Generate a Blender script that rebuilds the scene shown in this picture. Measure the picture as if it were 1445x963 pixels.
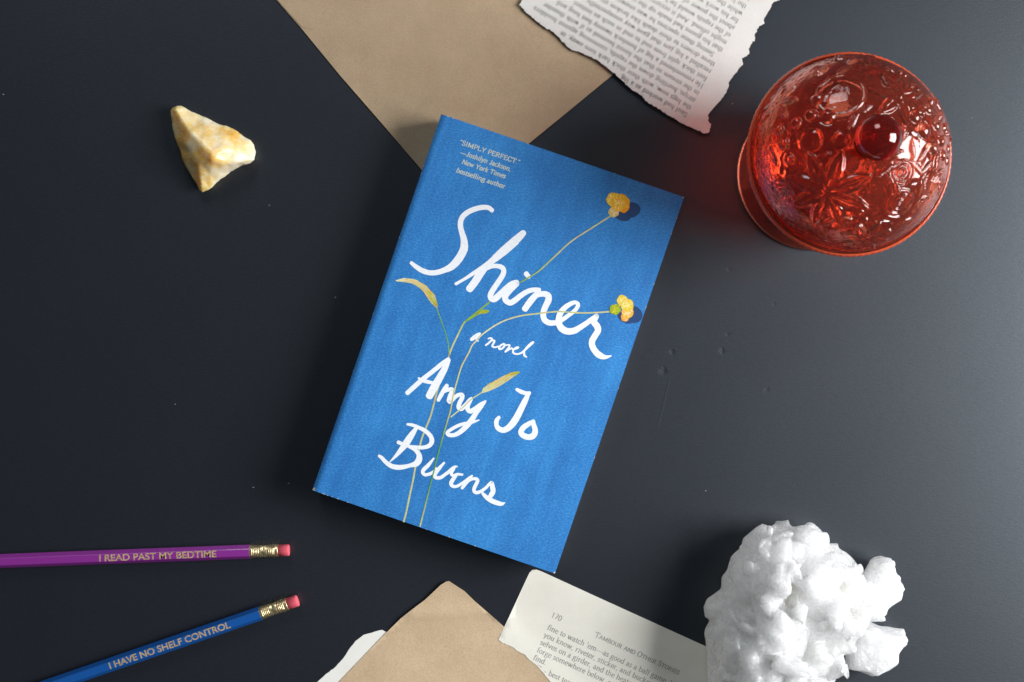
import bpy, bmesh, math, random
from mathutils import Vector, Matrix, noise
from mathutils.geometry import delaunay_2d_cdt

sc = bpy.context.scene
for o in list(bpy.data.objects):
    bpy.data.objects.remove(o)
COL = sc.collection
R = math.radians

# ------------------------------------------------------------------ camera
CAM_H = 0.80                     # metres above the table, looking straight down
LENS = 50.0
FPX = 1445 * LENS / 36.0         # focal length in photograph pixels, used to survey positions
cam_d = bpy.data.cameras.new('camera')
cam = bpy.data.objects.new('camera', cam_d)
COL.objects.link(cam)
cam.location = (0, 0, CAM_H)
cam.rotation_euler = (0, 0, 0)
cam_d.lens = LENS
cam_d.sensor_width = 36
cam_d.clip_start = 0.02
cam_d.clip_end = 20
cam_d.dof.use_dof = True
cam_d.dof.focus_distance = CAM_H - 0.030
cam_d.dof.aperture_fstop = 13.0
sc.camera = cam

# ------------------------------------------------------------------ light: a room lit by windows
w = bpy.data.worlds.new('World')
sc.world = w
w.use_nodes = True
w.node_tree.nodes['Background'].inputs[0].default_value = (0.80, 0.90, 1.0, 1)
w.node_tree.nodes['Background'].inputs[1].default_value = 0.09


def area(name, loc, target, sx, sy, power, col):
    d = bpy.data.lights.new(name, 'AREA')
    d.shape = 'RECTANGLE'
    d.size, d.size_y = sx, sy
    d.energy = power
    d.color = col
    o = bpy.data.objects.new(name, d)
    COL.objects.link(o)
    o.location = loc
    o.rotation_euler = (Vector(target) - Vector(loc)).to_track_quat('-Z', 'Y').to_euler()
    return o


area('window_light', (1.25, 0.01, 0.80), (0.05, 0, 0), 0.75, 0.78, 43.0, (0.975, 0.985, 1.0))
area('far_window_light', (-0.35, 1.75, 1.35), (-0.1, 0, 0), 0.7, 0.8, 13.0, (0.93, 0.97, 1.0))

sc.view_settings.view_transform = 'Standard'
sc.view_settings.look = 'None'
sc.view_settings.gamma = 1
sc.view_settings.exposure = 0.0
sc.view_settings.use_curve_mapping = False
cy = sc.cycles
cy.use_denoising = True
cy.max_bounces = 14
cy.transmission_bounces = 12
cy.transparent_max_bounces = 16
cy.caustics_refractive = True
cy.caustics_reflective = True
cy.blur_glossy = 0.3
cy.sample_clamp_indirect = 4.0


# ------------------------------------------------------------------ helpers
def P(px, py, z=0.0):
    """surveyed photograph position -> point of the place at height z"""
    k = (CAM_H - z) / FPX
    return ((px - 722.5) * k, (481.5 - py) * k, z)


def mat(name, color=(0.5, 0.5, 0.5), rough=0.5, **kw):
    m = bpy.data.materials.new(name)
    m.use_nodes = True
    b = m.node_tree.nodes['Principled BSDF']
    b.inputs['Base Color'].default_value = (*color, 1)
    b.inputs['Roughness'].default_value = rough
    for k, v in kw.items():
        b.inputs[k.replace('_', ' ')].default_value = v
    return m, m.node_tree, b


def nd(nt, typ, **kw):
    n = nt.nodes.new(typ)
    for k, v in kw.items():
        if k.startswith('i_'):
            key = k[2:].replace('_', ' ')
            n.inputs[key].default_value = v
        else:
            setattr(n, k, v)
    return n


def coords(nt, scale=(1, 1, 1), rot=(0, 0, 0)):
    tc = nd(nt, 'ShaderNodeTexCoord')
    mp = nd(nt, 'ShaderNodeMapping')
    mp.inputs['Scale'].default_value = scale
    mp.inputs['Rotation'].default_value = rot
    nt.links.new(tc.outputs['Object'], mp.inputs['Vector'])
    return mp.outputs['Vector']


def noise_tex(nt, vec, scale, detail=4, rough=0.55):
    n = nd(nt, 'ShaderNodeTexNoise')
    n.inputs['Scale'].default_value = scale
    n.inputs['Detail'].default_value = detail
    n.inputs['Roughness'].default_value = rough
    nt.links.new(vec, n.inputs['Vector'])
    return n.outputs['Fac']


def ramp(nt, fac, stops):
    r = nd(nt, 'ShaderNodeValToRGB')
    e = r.color_ramp.elements
    while len(e) < len(stops):
        e.new(0.5)
    for el, (p, c) in zip(e, stops):
        el.position = p
        el.color = (*c, 1) if len(c) == 3 else c
    nt.links.new(fac, r.inputs['Fac'])
    return r.outputs['Color']


def mixc(nt, fac, a, b, blend='MIX'):
    m = nd(nt, 'ShaderNodeMix', data_type='RGBA', blend_type=blend)
    for i, v in ((0, fac), (6, a), (7, b)):
        if hasattr(v, 'is_output') or isinstance(v, bpy.types.NodeSocket):
            nt.links.new(v, m.inputs[i])
        elif i == 0:
            m.inputs[0].default_value = v
        else:
            m.inputs[i].default_value = (*v, 1)
    return m.outputs[2]


def bump(nt, bsdf, height, strength=0.3, dist=0.001, chain=None):
    b = nd(nt, 'ShaderNodeBump')
    b.inputs['Strength'].default_value = strength
    b.inputs['Distance'].default_value = dist
    nt.links.new(height, b.inputs['Height'])
    if chain is not None:
        nt.links.new(chain, b.inputs['Normal'])
    nt.links.new(b.outputs['Normal'], bsdf.inputs['Normal'])
    return b.outputs['Normal']


def math_n(nt, op, a, b=None, clamp=False):
    m = nd(nt, 'ShaderNodeMath', operation=op, use_clamp=clamp)
    for i, v in ((0, a), (1, b)):
        if v is None:
            continue
        if isinstance(v, bpy.types.NodeSocket):
            nt.links.new(v, m.inputs[i])
        else:
            m.inputs[i].default_value = v
    return m.outputs[0]


def thing(name, label, cat, loc=(0, 0, 0), rotz=0.0, group=None):
    o = bpy.data.objects.new(name, None)
    o.empty_display_size = 0.02
    COL.objects.link(o)
    o.location = loc
    o.rotation_euler = (0, 0, rotz)
    o['label'] = label
    o['category'] = cat
    if group:
        o['group'] = group
    return o


def mesh_obj(name, verts, faces, m, parent=None, smooth=False, cols=None):
    me = bpy.data.meshes.new(name)
    me.from_pydata(verts, [], faces)
    me.update()
    if cols:
        at = me.color_attributes.new('print_colour', 'FLOAT_COLOR', 'POINT')
        for i, c in enumerate(cols):
            at.data[i].color = (*c, 1)
    if smooth:
        me.polygons.foreach_set('use_smooth', [True] * len(me.polygons))
    o = bpy.data.objects.new(name, me)
    COL.objects.link(o)
    if m:
        me.materials.append(m)
    o.parent = parent
    return o


def bm_obj(name, bm, m, parent=None, smooth=False):
    me = bpy.data.meshes.new(name)
    bm.to_mesh(me)
    bm.free()
    if smooth:
        me.polygons.foreach_set('use_smooth', [True] * len(me.polygons))
    o = bpy.data.objects.new(name, me)
    COL.objects.link(o)
    me.materials.append(m)
    o.parent = parent
    return o


def catmull(pts, n=6):
    """smooth curve through points of any dimension"""
    if len(pts) < 3:
        a, b = pts
        return [tuple(p + (q - p) * t / n for p, q in zip(a, b)) for t in range(n + 1)]
    out = []
    for i in range(len(pts) - 1):
        p0 = pts[i - 1] if i else tuple(2 * a - b for a, b in zip(pts[0], pts[1]))
        p1, p2 = pts[i], pts[i + 1]
        p3 = pts[i + 2] if i + 2 < len(pts) else tuple(2 * a - b for a, b in zip(p2, p1))
        for k in range(n):
            t = k / n
            out.append(tuple(0.5 * (2 * b + (c - a) * t + (2 * a - 5 * b + 4 * c - d) * t * t + (3 * b - a - 3 * c + d) * t ** 3)
                             for a, b, c, d in zip(p0, p1, p2, p3)))
    out.append(tuple(pts[-1]))
    return out


class Ink:
    """collects flat strokes of print in a 2-D plane, lifted by layer so that no two faces share a plane"""

    def __init__(self):
        self.v, self.f, self.c = [], [], []
        self.layer = 0

    def ribbon(self, pts, cap=True, rough=0.0, col=(1, 1, 1), rnd=random.Random(1), step=4e-6):
        base = len(self.v)
        n = len(pts)
        z0 = self.layer
        P2 = [Vector(p[:2]) for p in pts]
        prev = None
        for i, p in enumerate(pts):
            a = P2[max(i - 1, 0)]
            b = P2[min(i + 1, n - 1)]
            t = b - a
            t = t.normalized() if t.length > 1e-12 else (prev or Vector((1, 0)))
            prev = t
            nrm = Vector((-t.y, t.x))
            hw = p[2] * 0.5
            zz = z0 + step * i / n
            l = P2[i] + nrm * hw * (1 + rnd.uniform(-rough, rough))
            r = P2[i] - nrm * hw * (1 + rnd.uniform(-rough, rough))
            self.v += [(l.x, l.y, zz), (r.x, r.y, zz)]
            self.c += [col, col]
            if i:
                k = base + 2 * i
                self.f.append((k - 2, k - 1, k + 1, k))
        if cap:
            for end in (0, n - 1):
                t = (P2[1] - P2[0]) if end == 0 else (P2[-1] - P2[-2])
                if t.length < 1e-12:
                    continue
                t = t.normalized() * (-1 if end == 0 else 1)
                nrm = Vector((-t.y, t.x))
                hw = pts[end][2] * 0.5
                s = len(self.v)
                zz = z0 + step * end / n
                for k in range(7):
                    a = math.pi * (k / 6) - math.pi / 2
                    q = P2[end] + t * (hw * 0.75 * math.cos(a)) + nrm * (hw * math.sin(a))
                    self.v.append((q.x, q.y, zz))
                    self.c.append(col)
                self.f.append(tuple(range(s, s + 7)))
        self.layer += step

    def poly(self, pts, col=(1, 1, 1)):
        s = len(self.v)
        for p in pts:
            self.v.append((p[0], p[1], self.layer))
            self.c.append(col)
        self.f.append(tuple(range(s, s + len(pts))))
        self.layer += 4e-6


# ------------------------------------------------------------------ a serif book face drawn with a broad pen
def arc(cx, cy, rx, ry, a0, a1, n=10):
    return [(cx + rx * math.cos(R(a0 + (a1 - a0) * k / n)), cy + ry * math.sin(R(a0 + (a1 - a0) * k / n))) for k in range(n + 1)]


def S(*pts):
    return catmull(list(pts), 4)


def L(*pts):
    return list(pts)


def SF(x, y, a=0.062, b=0.062):
    return [(x - a, y), (x + b, y)]


XH, AS, DS, CP = 0.45, 0.70, -0.21, 0.66
G = {
    'a': (.43, [S((.08, .36), (.14, .44), (.23, .45), (.30, .38), (.30, .2), (.31, .05), (.36, .01), (.41, .04)), S((.30, .27), (.18, .24), (.08, .18), (.07, .08), (.14, .005), (.22, .02), (.30, .1))]),
    'b': (.50, [L((.12, AS), (.12, .02)), SF(.09, AS, .05, .03), S((.12, .34), (.2, .43), (.3, .45), (.41, .38), (.44, .23), (.4, .07), (.29, 0), (.19, .02), (.12, .08))]),
    'c': (.42, [S((.37, .36), (.32, .43), (.23, .45), (.12, .4), (.07, .23), (.11, .06), (.22, 0), (.32, .02), (.38, .1))]),
    'd': (.50, [L((.38, AS), (.38, 0)), SF(.35, AS, .05, .03), SF(.41, 0, .03, .06), S((.38, .36), (.31, .44), (.22, .45), (.11, .39), (.07, .22), (.11, .06), (.21, 0), (.31, .03), (.38, .1))]),
    'e': (.43, [L((.08, .24), (.37, .24)), S((.37, .24), (.36, .37), (.29, .44), (.22, .45), (.12, .39), (.07, .22), (.12, .06), (.22, 0), (.32, .02), (.38, .1))]),
    'f': (.30, [S((.33, .64), (.28, .7), (.2, .68), (.15, .6), (.14, .45)), L((.14, .46), (.14, 0)), SF(.14, 0), L((.04, .44), (.27, .44))]),
    'g': (.46, [arc(.21, .31, .13, .135, 0, 360, 14), S((.13, .2), (.08, .14), (.11, .07), (.25, .05), (.38, .03), (.42, -.07), (.36, -.17), (.2, -.21), (.06, -.16), (.05, -.06), (.12, .02)), S((.32, .4), (.37, .46), (.43, .45))]),
    'h': (.52, [L((.12, AS), (.12, 0)), SF(.09, AS, .05, .03), SF(.12, 0), S((.12, .34), (.2, .43), (.29, .45), (.37, .41), (.4, .32), (.4, .2)), L((.4, .22), (.4, 0)), SF(.4, 0)]),
    'i': (.26, [L((.13, XH), (.13, 0)), SF(.1, XH, .05, .03), SF(.13, 0), L((.13, .575), (.13, .655))]),
    'j': (.26, [S((.14, XH), (.14, .1), (.13, -.12), (.06, -.2), (0, -.18)), SF(.11, XH, .05, .03), L((.14, .575), (.14, .655))]),
    'k': (.50, [L((.12, AS), (.12, 0)), SF(.09, AS, .05, .03), SF(.12, 0), L((.38, .44), (.13, .19)), L((.2, .26), (.4, .01)), SF(.38, XH), SF(.41, 0)]),
    'l': (.26, [L((.13, AS), (.13, 0)), SF(.1, AS, .05, .03), SF(.13, 0)]),
    'm': (.78, [L((.12, XH), (.12, 0)), SF(.09, XH, .05, .03), SF(.12, 0), S((.12, .34), (.2, .43), (.28, .45), (.36, .41), (.39, .32), (.39, .2)), L((.39, .22), (.39, 0)), SF(.39, 0), S((.39, .34), (.47, .43), (.55, .45), (.63, .41), (.66, .32), (.66, .2)), L((.66, .22), (.66, 0)), SF(.66, 0)]),
    'n': (.52, [L((.12, XH), (.12, 0)), SF(.09, XH, .05, .03), SF(.12, 0), S((.12, .34), (.2, .43), (.29, .45), (.37, .41), (.4, .32), (.4, .2)), L((.4, .22), (.4, 0)), SF(.4, 0)]),
    'o': (.48, [arc(.24, .225, .17, .225, 0, 360, 18)]),
    'p': (.50, [L((.12, XH), (.12, DS)), SF(.09, XH, .05, .03), SF(.12, DS), S((.12, .34), (.2, .43), (.3, .45), (.41, .38), (.44, .23), (.4, .07), (.29, 0), (.19, .02), (.12, .08))]),
    'q': (.50, [L((.38, XH), (.38, DS)), SF(.38, DS), S((.38, .36), (.31, .44), (.22, .45), (.11, .39), (.07, .22), (.11, .06), (.21, 0), (.31, .03), (.38, .1))]),
    'r': (.36, [L((.12, XH), (.12, 0)), SF(.09, XH, .05, .03), SF(.12, 0), S((.12, .3), (.18, .41), (.26, .45), (.33, .41))]),
    's': (.37, [S((.30, .35), (.26, .43), (.18, .45), (.09, .41), (.08, .32), (.16, .25), (.27, .2), (.32, .12), (.27, .03), (.18, 0), (.09, .02), (.06, .12))]),
    't': (.30, [S((.14, .58), (.14, .3), (.14, .1), (.19, .01), (.28, .05)), L((.04, .44), (.27, .44))]),
    'u': (.52, [S((.12, XH), (.12, .25), (.13, .08), (.2, .01), (.29, .02), (.39, .1)), L((.39, XH), (.39, 0)), SF(.09, XH, .05, .03), SF(.36, XH, .05, .03), SF(.42, 0, .02, .05)]),
    'v': (.47, [L((.07, XH), (.24, 0)), L((.24, 0), (.4, XH)), SF(.08, XH), SF(.39, XH)]),
    'w': (.70, [L((.07, XH), (.22, 0)), L((.22, 0), (.35, XH)), L((.33, XH), (.49, 0)), L((.49, 0), (.63, XH)), SF(.08, XH), SF(.34, XH), SF(.62, XH)]),
    'x': (.48, [L((.08, XH), (.39, 0)), L((.38, XH), (.08, 0)), SF(.09, XH), SF(.38, XH), SF(.09, 0), SF(.39, 0)]),
    'y': (.47, [L((.07, XH), (.24, .02)), S((.41, XH), (.24, .02), (.17, -.15), (.08, -.2)), SF(.08, XH), SF(.4, XH)]),
    'z': (.42, [L((.07, .44), (.36, .44)), L((.35, .44), (.06, .01)), L((.06, .01), (.37, .01))]),
    'A': (.66, [L((.08, 0), (.33, CP)), L((.32, CP), (.58, 0)), L((.18, .22), (.49, .22)), SF(.08, 0), SF(.58, 0)]),
    'B': (.58, [L((.13, CP), (.13, 0)), S((.07, CP), (.3, CP), (.43, .6), (.44, .46), (.34, .37), (.13, .36)), S((.13, .36), (.38, .35), (.5, .25), (.49, .1), (.38, .01), (.07, 0))]),
    'C': (.60, [S((.53, .48), (.5, .6), (.36, .67), (.2, .62), (.09, .48), (.08, .25), (.17, .07), (.34, 0), (.48, .05), (.55, .18))]),
    'D': (.66, [L((.13, CP), (.13, 0)), S((.07, CP), (.32, CP), (.52, .58), (.6, .38), (.56, .16), (.4, .02), (.07, 0))]),
    'E': (.56, [L((.13, CP), (.13, 0)), L((.07, CP), (.48, CP)), L((.48, CP), (.49, .52)), L((.13, .35), (.36, .35)), L((.36, .42), (.36, .27)), L((.07, 0), (.5, 0)), L((.5, 0), (.52, .16))]),
    'F': (.52, [L((.13, CP), (.13, 0)), L((.07, CP), (.47, CP)), L((.47, CP), (.48, .52)), L((.13, .34), (.36, .34)), L((.36, .42), (.36, .26)), SF(.13, 0)]),
    'H': (.70, [L((.13, CP), (.13, 0)), L((.57, CP), (.57, 0)), L((.13, .34), (.57, .34)), SF(.13, 0), SF(.13, CP), SF(.57, 0), SF(.57, CP)]),
    'I': (.32, [L((.16, CP), (.16, 0)), SF(.16, 0), SF(.16, CP)]),
    'J': (.40, [S((.26, CP), (.26, .3), (.25, .1), (.17, 0), (.07, .04)), SF(.26, CP)]),
    'L': (.54, [L((.13, CP), (.13, 0)), SF(.13, CP), L((.07, 0), (.48, 0)), L((.48, 0), (.5, .18))]),
    'M': (.84, [L((.13, CP), (.13, 0)), L((.13, CP), (.42, .06)), L((.42, .06), (.7, CP)), L((.7, CP), (.7, 0)), SF(.13, 0), SF(.7, 0), SF(.1, CP, .05, .03), SF(.73, CP, .03, .05)]),
    'N': (.70, [L((.13, CP), (.13, 0)), L((.13, CP), (.57, .02)), L((.57, CP), (.57, 0)), SF(.13, 0), SF(.57, CP), SF(.1, CP, .05, .03)]),
    'O': (.66, [arc(.33, .33, .25, .335, 0, 360, 22)]),
    'P': (.54, [L((.13, CP), (.13, 0)), SF(.13, 0), S((.07, CP), (.32, CP), (.47, .6), (.49, .46), (.4, .33), (.13, .31))]),
    'R': (.62, [L((.13, CP), (.13, 0)), SF(.13, 0), S((.07, CP), (.32, CP), (.46, .6), (.48, .47), (.38, .35), (.13, .33)), L((.3, .34), (.53, .01)), SF(.56, 0, .03, .05)]),
    'S': (.48, [S((.4, .5), (.37, .62), (.24, .67), (.11, .61), (.09, .48), (.2, .37), (.35, .3), (.42, .17), (.35, .04), (.22, 0), (.1, .04), (.06, .18))]),
    'T': (.60, [L((.3, CP), (.3, 0)), SF(.3, 0), L((.06, CP), (.54, CP)), L((.06, CP), (.04, .5)), L((.54, CP), (.56, .5))]),
    'U': (.68, [S((.13, CP), (.13, .25), (.2, .06), (.34, 0), (.48, .05), (.55, .25), (.55, CP)), SF(.13, CP), SF(.55, CP)]),
    'Y': (.64, [L((.08, CP), (.32, .3)), L((.56, CP), (.32, .3)), L((.32, .32), (.32, 0)), SF(.32, 0), SF(.09, CP), SF(.55, CP)]),
    '1': (.44, [L((.22, .64), (.22, 0)), SF(.22, 0), L((.22, .64), (.11, .56))]),
    '7': (.46, [L((.07, .63), (.41, .63)), L((.4, .63), (.18, 0))]),
    '0': (.48, [arc(.24, .32, .17, .32, 0, 360, 18)]),
    '.': (.24, [L((.11, 0), (.11, .075))]), ',': (.24, [L((.12, .07), (.07, -.1))]), "'": (.20, [L((.11, .68), (.08, .52))]),
    '"': (.34, [L((.1, .68), (.08, .5)), L((.22, .68), (.2, .5))]), '-': (.33, [L((.05, .21), (.28, .21))]),
    '_': (.95, [L((.02, .22), (.93, .22))]), ' ': (.27, []),
}
G['\u2014'] = G['_']


def text_width(s, caps=False):
    return sum(G[c if not caps else c.upper()][0] * (0.76 if caps and c.islower() else 1) for c in s)


def set_text(ink, s, x0, y0, size, dirx, width=None, stem=0.10, hair=0.045, slant=0.0, caps=False, keep=None, track=0.0, col=(1, 1, 1), rnd=random.Random(3)):
    """write s from (x0,y0) along unit direction dirx; width stretches the line to that length"""
    dx = Vector(dirx).normalized()
    dy = Vector((-dx.y, dx.x))
    k = (width / (text_width(s, caps) * size)) if width else 1.0
    x = 0.0
    for ch in s:
        g = ch.upper() if caps else ch
        sc_ = 0.76 if caps and ch.islower() else 1.0
        adv, strokes = G[g]
        jit = rnd.uniform(0.9, 1.12)
        for st in strokes:
            pts = []
            for i, p in enumerate(st):
                a = st[max(i - 1, 0)]
                b = st[min(i + 1, len(st) - 1)]
                ddx, ddy = b[0] - a[0], b[1] - a[1]
                ln = math.hypot(ddx, ddy) or 1
                wd = (hair + (stem - hair) * abs(ddy) / ln) * jit
                lx = (x + (p[0] * sc_ + p[1] * slant) * k) * size
                ly = p[1] * sc_ * size
                q = Vector((x0, y0)) + dx * lx + dy * ly
                pts.append((q.x, q.y, wd * size))
            if keep is None or all(keep(p) for p in pts):
                ink.ribbon(pts, cap=False, col=col, step=1.5e-7)
        x += (adv * sc_ + track) * k
    return x * size


# ------------------------------------------------------------------ materials
def table_material():
    m, nt, b = mat('black_board', (0.012, 0.0135, 0.017), 0.5)
    b.inputs['Specular Tint'].default_value = (0.84, 0.92, 1.0, 1)
    b.inputs['Specular IOR Level'].default_value = 0.85
    v = coords(nt, (30, 260, 1))
    n1 = noise_tex(nt, v, 8.0, 6, 0.65)
    v2 = coords(nt)
    n2 = noise_tex(nt, v2, 9.0, 3)
    n3 = noise_tex(nt, v2, 900.0, 3)
    c = ramp(nt, n1, [(0.3, (0.0055, 0.0070, 0.0110)), (0.75, (0.0100, 0.0122, 0.0175))])
    # lint and dust specks
    vo = nd(nt, 'ShaderNodeTexVoronoi')
    vo.inputs['Scale'].default_value = 55
    nt.links.new(coords(nt, (1, 1.9, 1), (0, 0, 0.4)), vo.inputs['Vector'])
    sep = nd(nt, 'ShaderNodeSeparateColor')
    nt.links.new(vo.outputs['Color'], sep.inputs['Color'])
    near = math_n(nt, 'LESS_THAN', vo.outputs['Distance'], 0.028)
    pick = math_n(nt, 'GREATER_THAN', sep.outputs['Red'], 0.80)
    sp = math_n(nt, 'MULTIPLY', near, pick)
    sp = math_n(nt, 'MULTIPLY', sp, 0.8)
    c = mixc(nt, sp, c, (0.30, 0.29, 0.27))
    nt.links.new(c, b.inputs['Base Color'])
    rr = nd(nt, 'ShaderNodeMapRange')
    rr.inputs['To Min'].default_value = 0.39
    rr.inputs['To Max'].default_value = 0.45
    nt.links.new(n2, rr.inputs['Value'])
    nt.links.new(rr.outputs[0], b.inputs['Roughness'])
    # pressed dents beside the book
    tc = nd(nt, 'ShaderNodeTexCoord')
    wn = nd(nt, 'ShaderNodeTexNoise')
    wn.inputs['Scale'].default_value = 420
    nt.links.new(tc.outputs['Object'], wn.inputs['Vector'])
    wsub = nd(nt, 'ShaderNodeVectorMath', operation='SUBTRACT')
    nt.links.new(wn.outputs['Color'], wsub.inputs[0])
    wsub.inputs[1].default_value = (.5, .5, .5)
    wsc = nd(nt, 'ShaderNodeVectorMath', operation='MULTIPLY')
    nt.links.new(wsub.outputs[0], wsc.inputs[0])
    wsc.inputs[1].default_value = (.0028, .0028, 0)
    wad = nd(nt, 'ShaderNodeVectorMath', operation='ADD')
    nt.links.new(tc.outputs['Object'], wad.inputs[0])
    nt.links.new(wsc.outputs[0], wad.inputs[1])
    hsum = None
    for (px, py, r, a) in [(948, 497, .0026, .7), (936, 524, .0034, 1.0), (1019, 495, .0026, .6), (1026, 472, .0020, .35), (1082, 551, .0024, .35), (768, 751, .0018, .4), (1092, 430, .0018, .3), (1029, 380, .0022, .5)]:
        dn = nd(nt, 'ShaderNodeVectorMath', operation='DISTANCE')
        nt.links.new(wad.outputs[0], dn.inputs[0])
        dn.inputs[1].default_value = P(px, py, 0)
        mr = nd(nt, 'ShaderNodeMapRange', interpolation_type='SMOOTHERSTEP')
        mr.inputs['From Min'].default_value = 0
        mr.inputs['From Max'].default_value = r
        mr.inputs['To Min'].default_value = -a
        mr.inputs['To Max'].default_value = 0
        nt.links.new(dn.outputs['Value'], mr.inputs['Value'])
        hsum = mr.outputs[0] if hsum is None else math_n(nt, 'ADD', hsum, mr.outputs[0])
    # a faint crease running away from the dents
    mp = nd(nt, 'ShaderNodeMapping', vector_type='TEXTURE')
    mp.inputs['Location'].default_value = P(936, 571, 0)
    mp.inputs['Rotation'].default_value = (0, 0, R(-14))
    wf = nd(nt, 'ShaderNodeVectorMath', operation='MULTIPLY_ADD')
    nt.links.new(wsub.outputs[0], wf.inputs[0])
    wf.inputs[1].default_value = (.0022, .0022, 0)
    nt.links.new(tc.outputs['Object'], wf.inputs[2])
    nt.links.new(wf.outputs[0], mp.inputs['Vector'])
    sx = nd(nt, 'ShaderNodeSeparateXYZ')
    nt.links.new(mp.outputs[0], sx.inputs[0])
    m1 = nd(nt, 'ShaderNodeMapRange', interpolation_type='SMOOTHERSTEP')
    m1.inputs['From Max'].default_value = .0009
    m1.inputs['To Min'].default_value = .16
    m1.inputs['To Max'].default_value = 0
    nt.links.new(math_n(nt, 'ABSOLUTE', sx.outputs[0]), m1.inputs['Value'])
    m2 = nd(nt, 'ShaderNodeMapRange', interpolation_type='SMOOTHERSTEP')
    m2.inputs['From Min'].default_value = .010
    m2.inputs['From Max'].default_value = .017
    m2.inputs['To Min'].default_value = 1
    m2.inputs['To Max'].default_value = 0
    nt.links.new(math_n(nt, 'ABSOLUTE', sx.outputs[1]), m2.inputs['Value'])
    hsum = math_n(nt, 'ADD', hsum, math_n(nt, 'MULTIPLY', m1.outputs[0], m2.outputs[0]))
    ch = bump(nt, b, n1, 0.14, 0.0006)
    ch = bump(nt, b, n3, 0.05, 0.0004, ch)
    bump(nt, b, hsum, 0.33, 0.0006, ch)
    return m


def paper_material(name, c0, c1, rough=0.85, fibre=0.25, scale=60):
    m, nt, b = mat(name, c0, rough)
    b.inputs['Specular IOR Level'].default_value = 0.25
    v = coords(nt)
    n1 = noise_tex(nt, v, scale, 5, 0.6)
    n2 = noise_tex(nt, v, 1400, 4, 0.7)
    c = ramp(nt, n1, [(0.3, c0), (0.72, c1)])
    f = ramp(nt, n2, [(0.30, (1 - fibre,) * 3), (0.65, (1, 1, 1))])
    nt.links.new(mixc(nt, 1.0, c, f, 'MULTIPLY'), b.inputs['Base Color'])
    bump(nt, b, n2, 0.15, 0.0003)
    return m


def kraft_material(name='kraft_paper', g=1.0):
    m, nt, b = mat(name, (0.36, 0.26, 0.16), 0.8)
    b.inputs['Specular IOR Level'].default_value = 0.25
    v = coords(nt)
    n1 = noise_tex(nt, v, 35, 4, 0.6)
    n2 = noise_tex(nt, v, 1100, 4, 0.7)
    n3 = noise_tex(nt, coords(nt, (900, 40, 1)), 1, 3, 0.6)
    c = ramp(nt, n1, [(0.3, (0.435 * g, 0.318 * g, 0.200 * g)), (0.7, (0.495 * g, 0.370 * g, 0.242 * g))])
    c = mixc(nt, 1.0, c, ramp(nt, n2, [(0.3, (0.82, 0.81, 0.79)), (0.62, (1, 1, 1))]), 'MULTIPLY')
    c = mixc(nt, 1.0, c, ramp(nt, n3, [(0.3, (0.975, 0.975, 0.975)), (0.7, (1, 1, 1))]), 'MULTIPLY')
    vo = nd(nt, 'ShaderNodeTexVoronoi')
    vo.inputs['Scale'].default_value = 150
    nt.links.new(coords(nt, (1, 1.8, 1), (0, 0, 0.9)), vo.inputs['Vector'])
    sep = nd(nt, 'ShaderNodeSeparateColor')
    nt.links.new(vo.outputs['Color'], sep.inputs['Color'])
    near = math_n(nt, 'LESS_THAN', vo.outputs['Distance'], 0.07)
    pk = math_n(nt, 'MULTIPLY', near, math_n(nt, 'GREATER_THAN', sep.outputs['Red'], 0.8))
    c = mixc(nt, math_n(nt, 'MULTIPLY', pk, 0.4), c, (0.22, 0.14, 0.08))
    nt.links.new(c, b.inputs['Base Color'])
    ch = bump(nt, b, n2, 0.15, 0.0003)
    bump(nt, b, n1, 0.15, 0.003, ch)
    return m


def denim_material():
    m, nt, b = mat('printed_denim_cover', (0.03, 0.17, 0.5), 0.5)
    b.inputs['Specular IOR Level'].default_value = 0.35
    v = coords(nt, (1, 1, 1))
    vt = coords(nt, (650, 1500, 1), (0, 0, R(-25)))
    weave = noise_tex(nt, vt, 1.0, 4, 0.65)
    streak = noise_tex(nt, coords(nt, (90, 10, 1)), 1.0, 4, 0.6)
    cloud = noise_tex(nt, v, 28, 4, 0.6)
    c = ramp(nt, weave, [(0.20, (0.012, 0.115, 0.38)), (0.5, (0.030, 0.215, 0.57)), (0.82, (0.095, 0.37, 0.74))])
    c = mixc(nt, 1.0, c, ramp(nt, streak, [(0.28, (0.76, 0.78, 0.83)), (0.72, (1.12, 1.10, 1.06))]), 'MULTIPLY')
    c = mixc(nt, 1.0, c, ramp(nt, cloud, [(0.3, (0.76, 0.79, 0.84)), (0.7, (1.12, 1.10, 1.06))]), 'MULTIPLY')
    nt.links.new(c, b.inputs['Base Color'])
    bump(nt, b, weave, 0.12, 0.0004)
    return m


def print_material(name, rough=0.6, spec=0.3):
    m, nt, b = mat(name, (1, 1, 1), rough)
    b.inputs['Specular IOR Level'].default_value = spec
    a = nd(nt, 'ShaderNodeVertexColor')
    a.layer_name = 'print_colour'
    nt.links.new(a.outputs['Color'], b.inputs['Base Color'])
    return m


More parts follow.
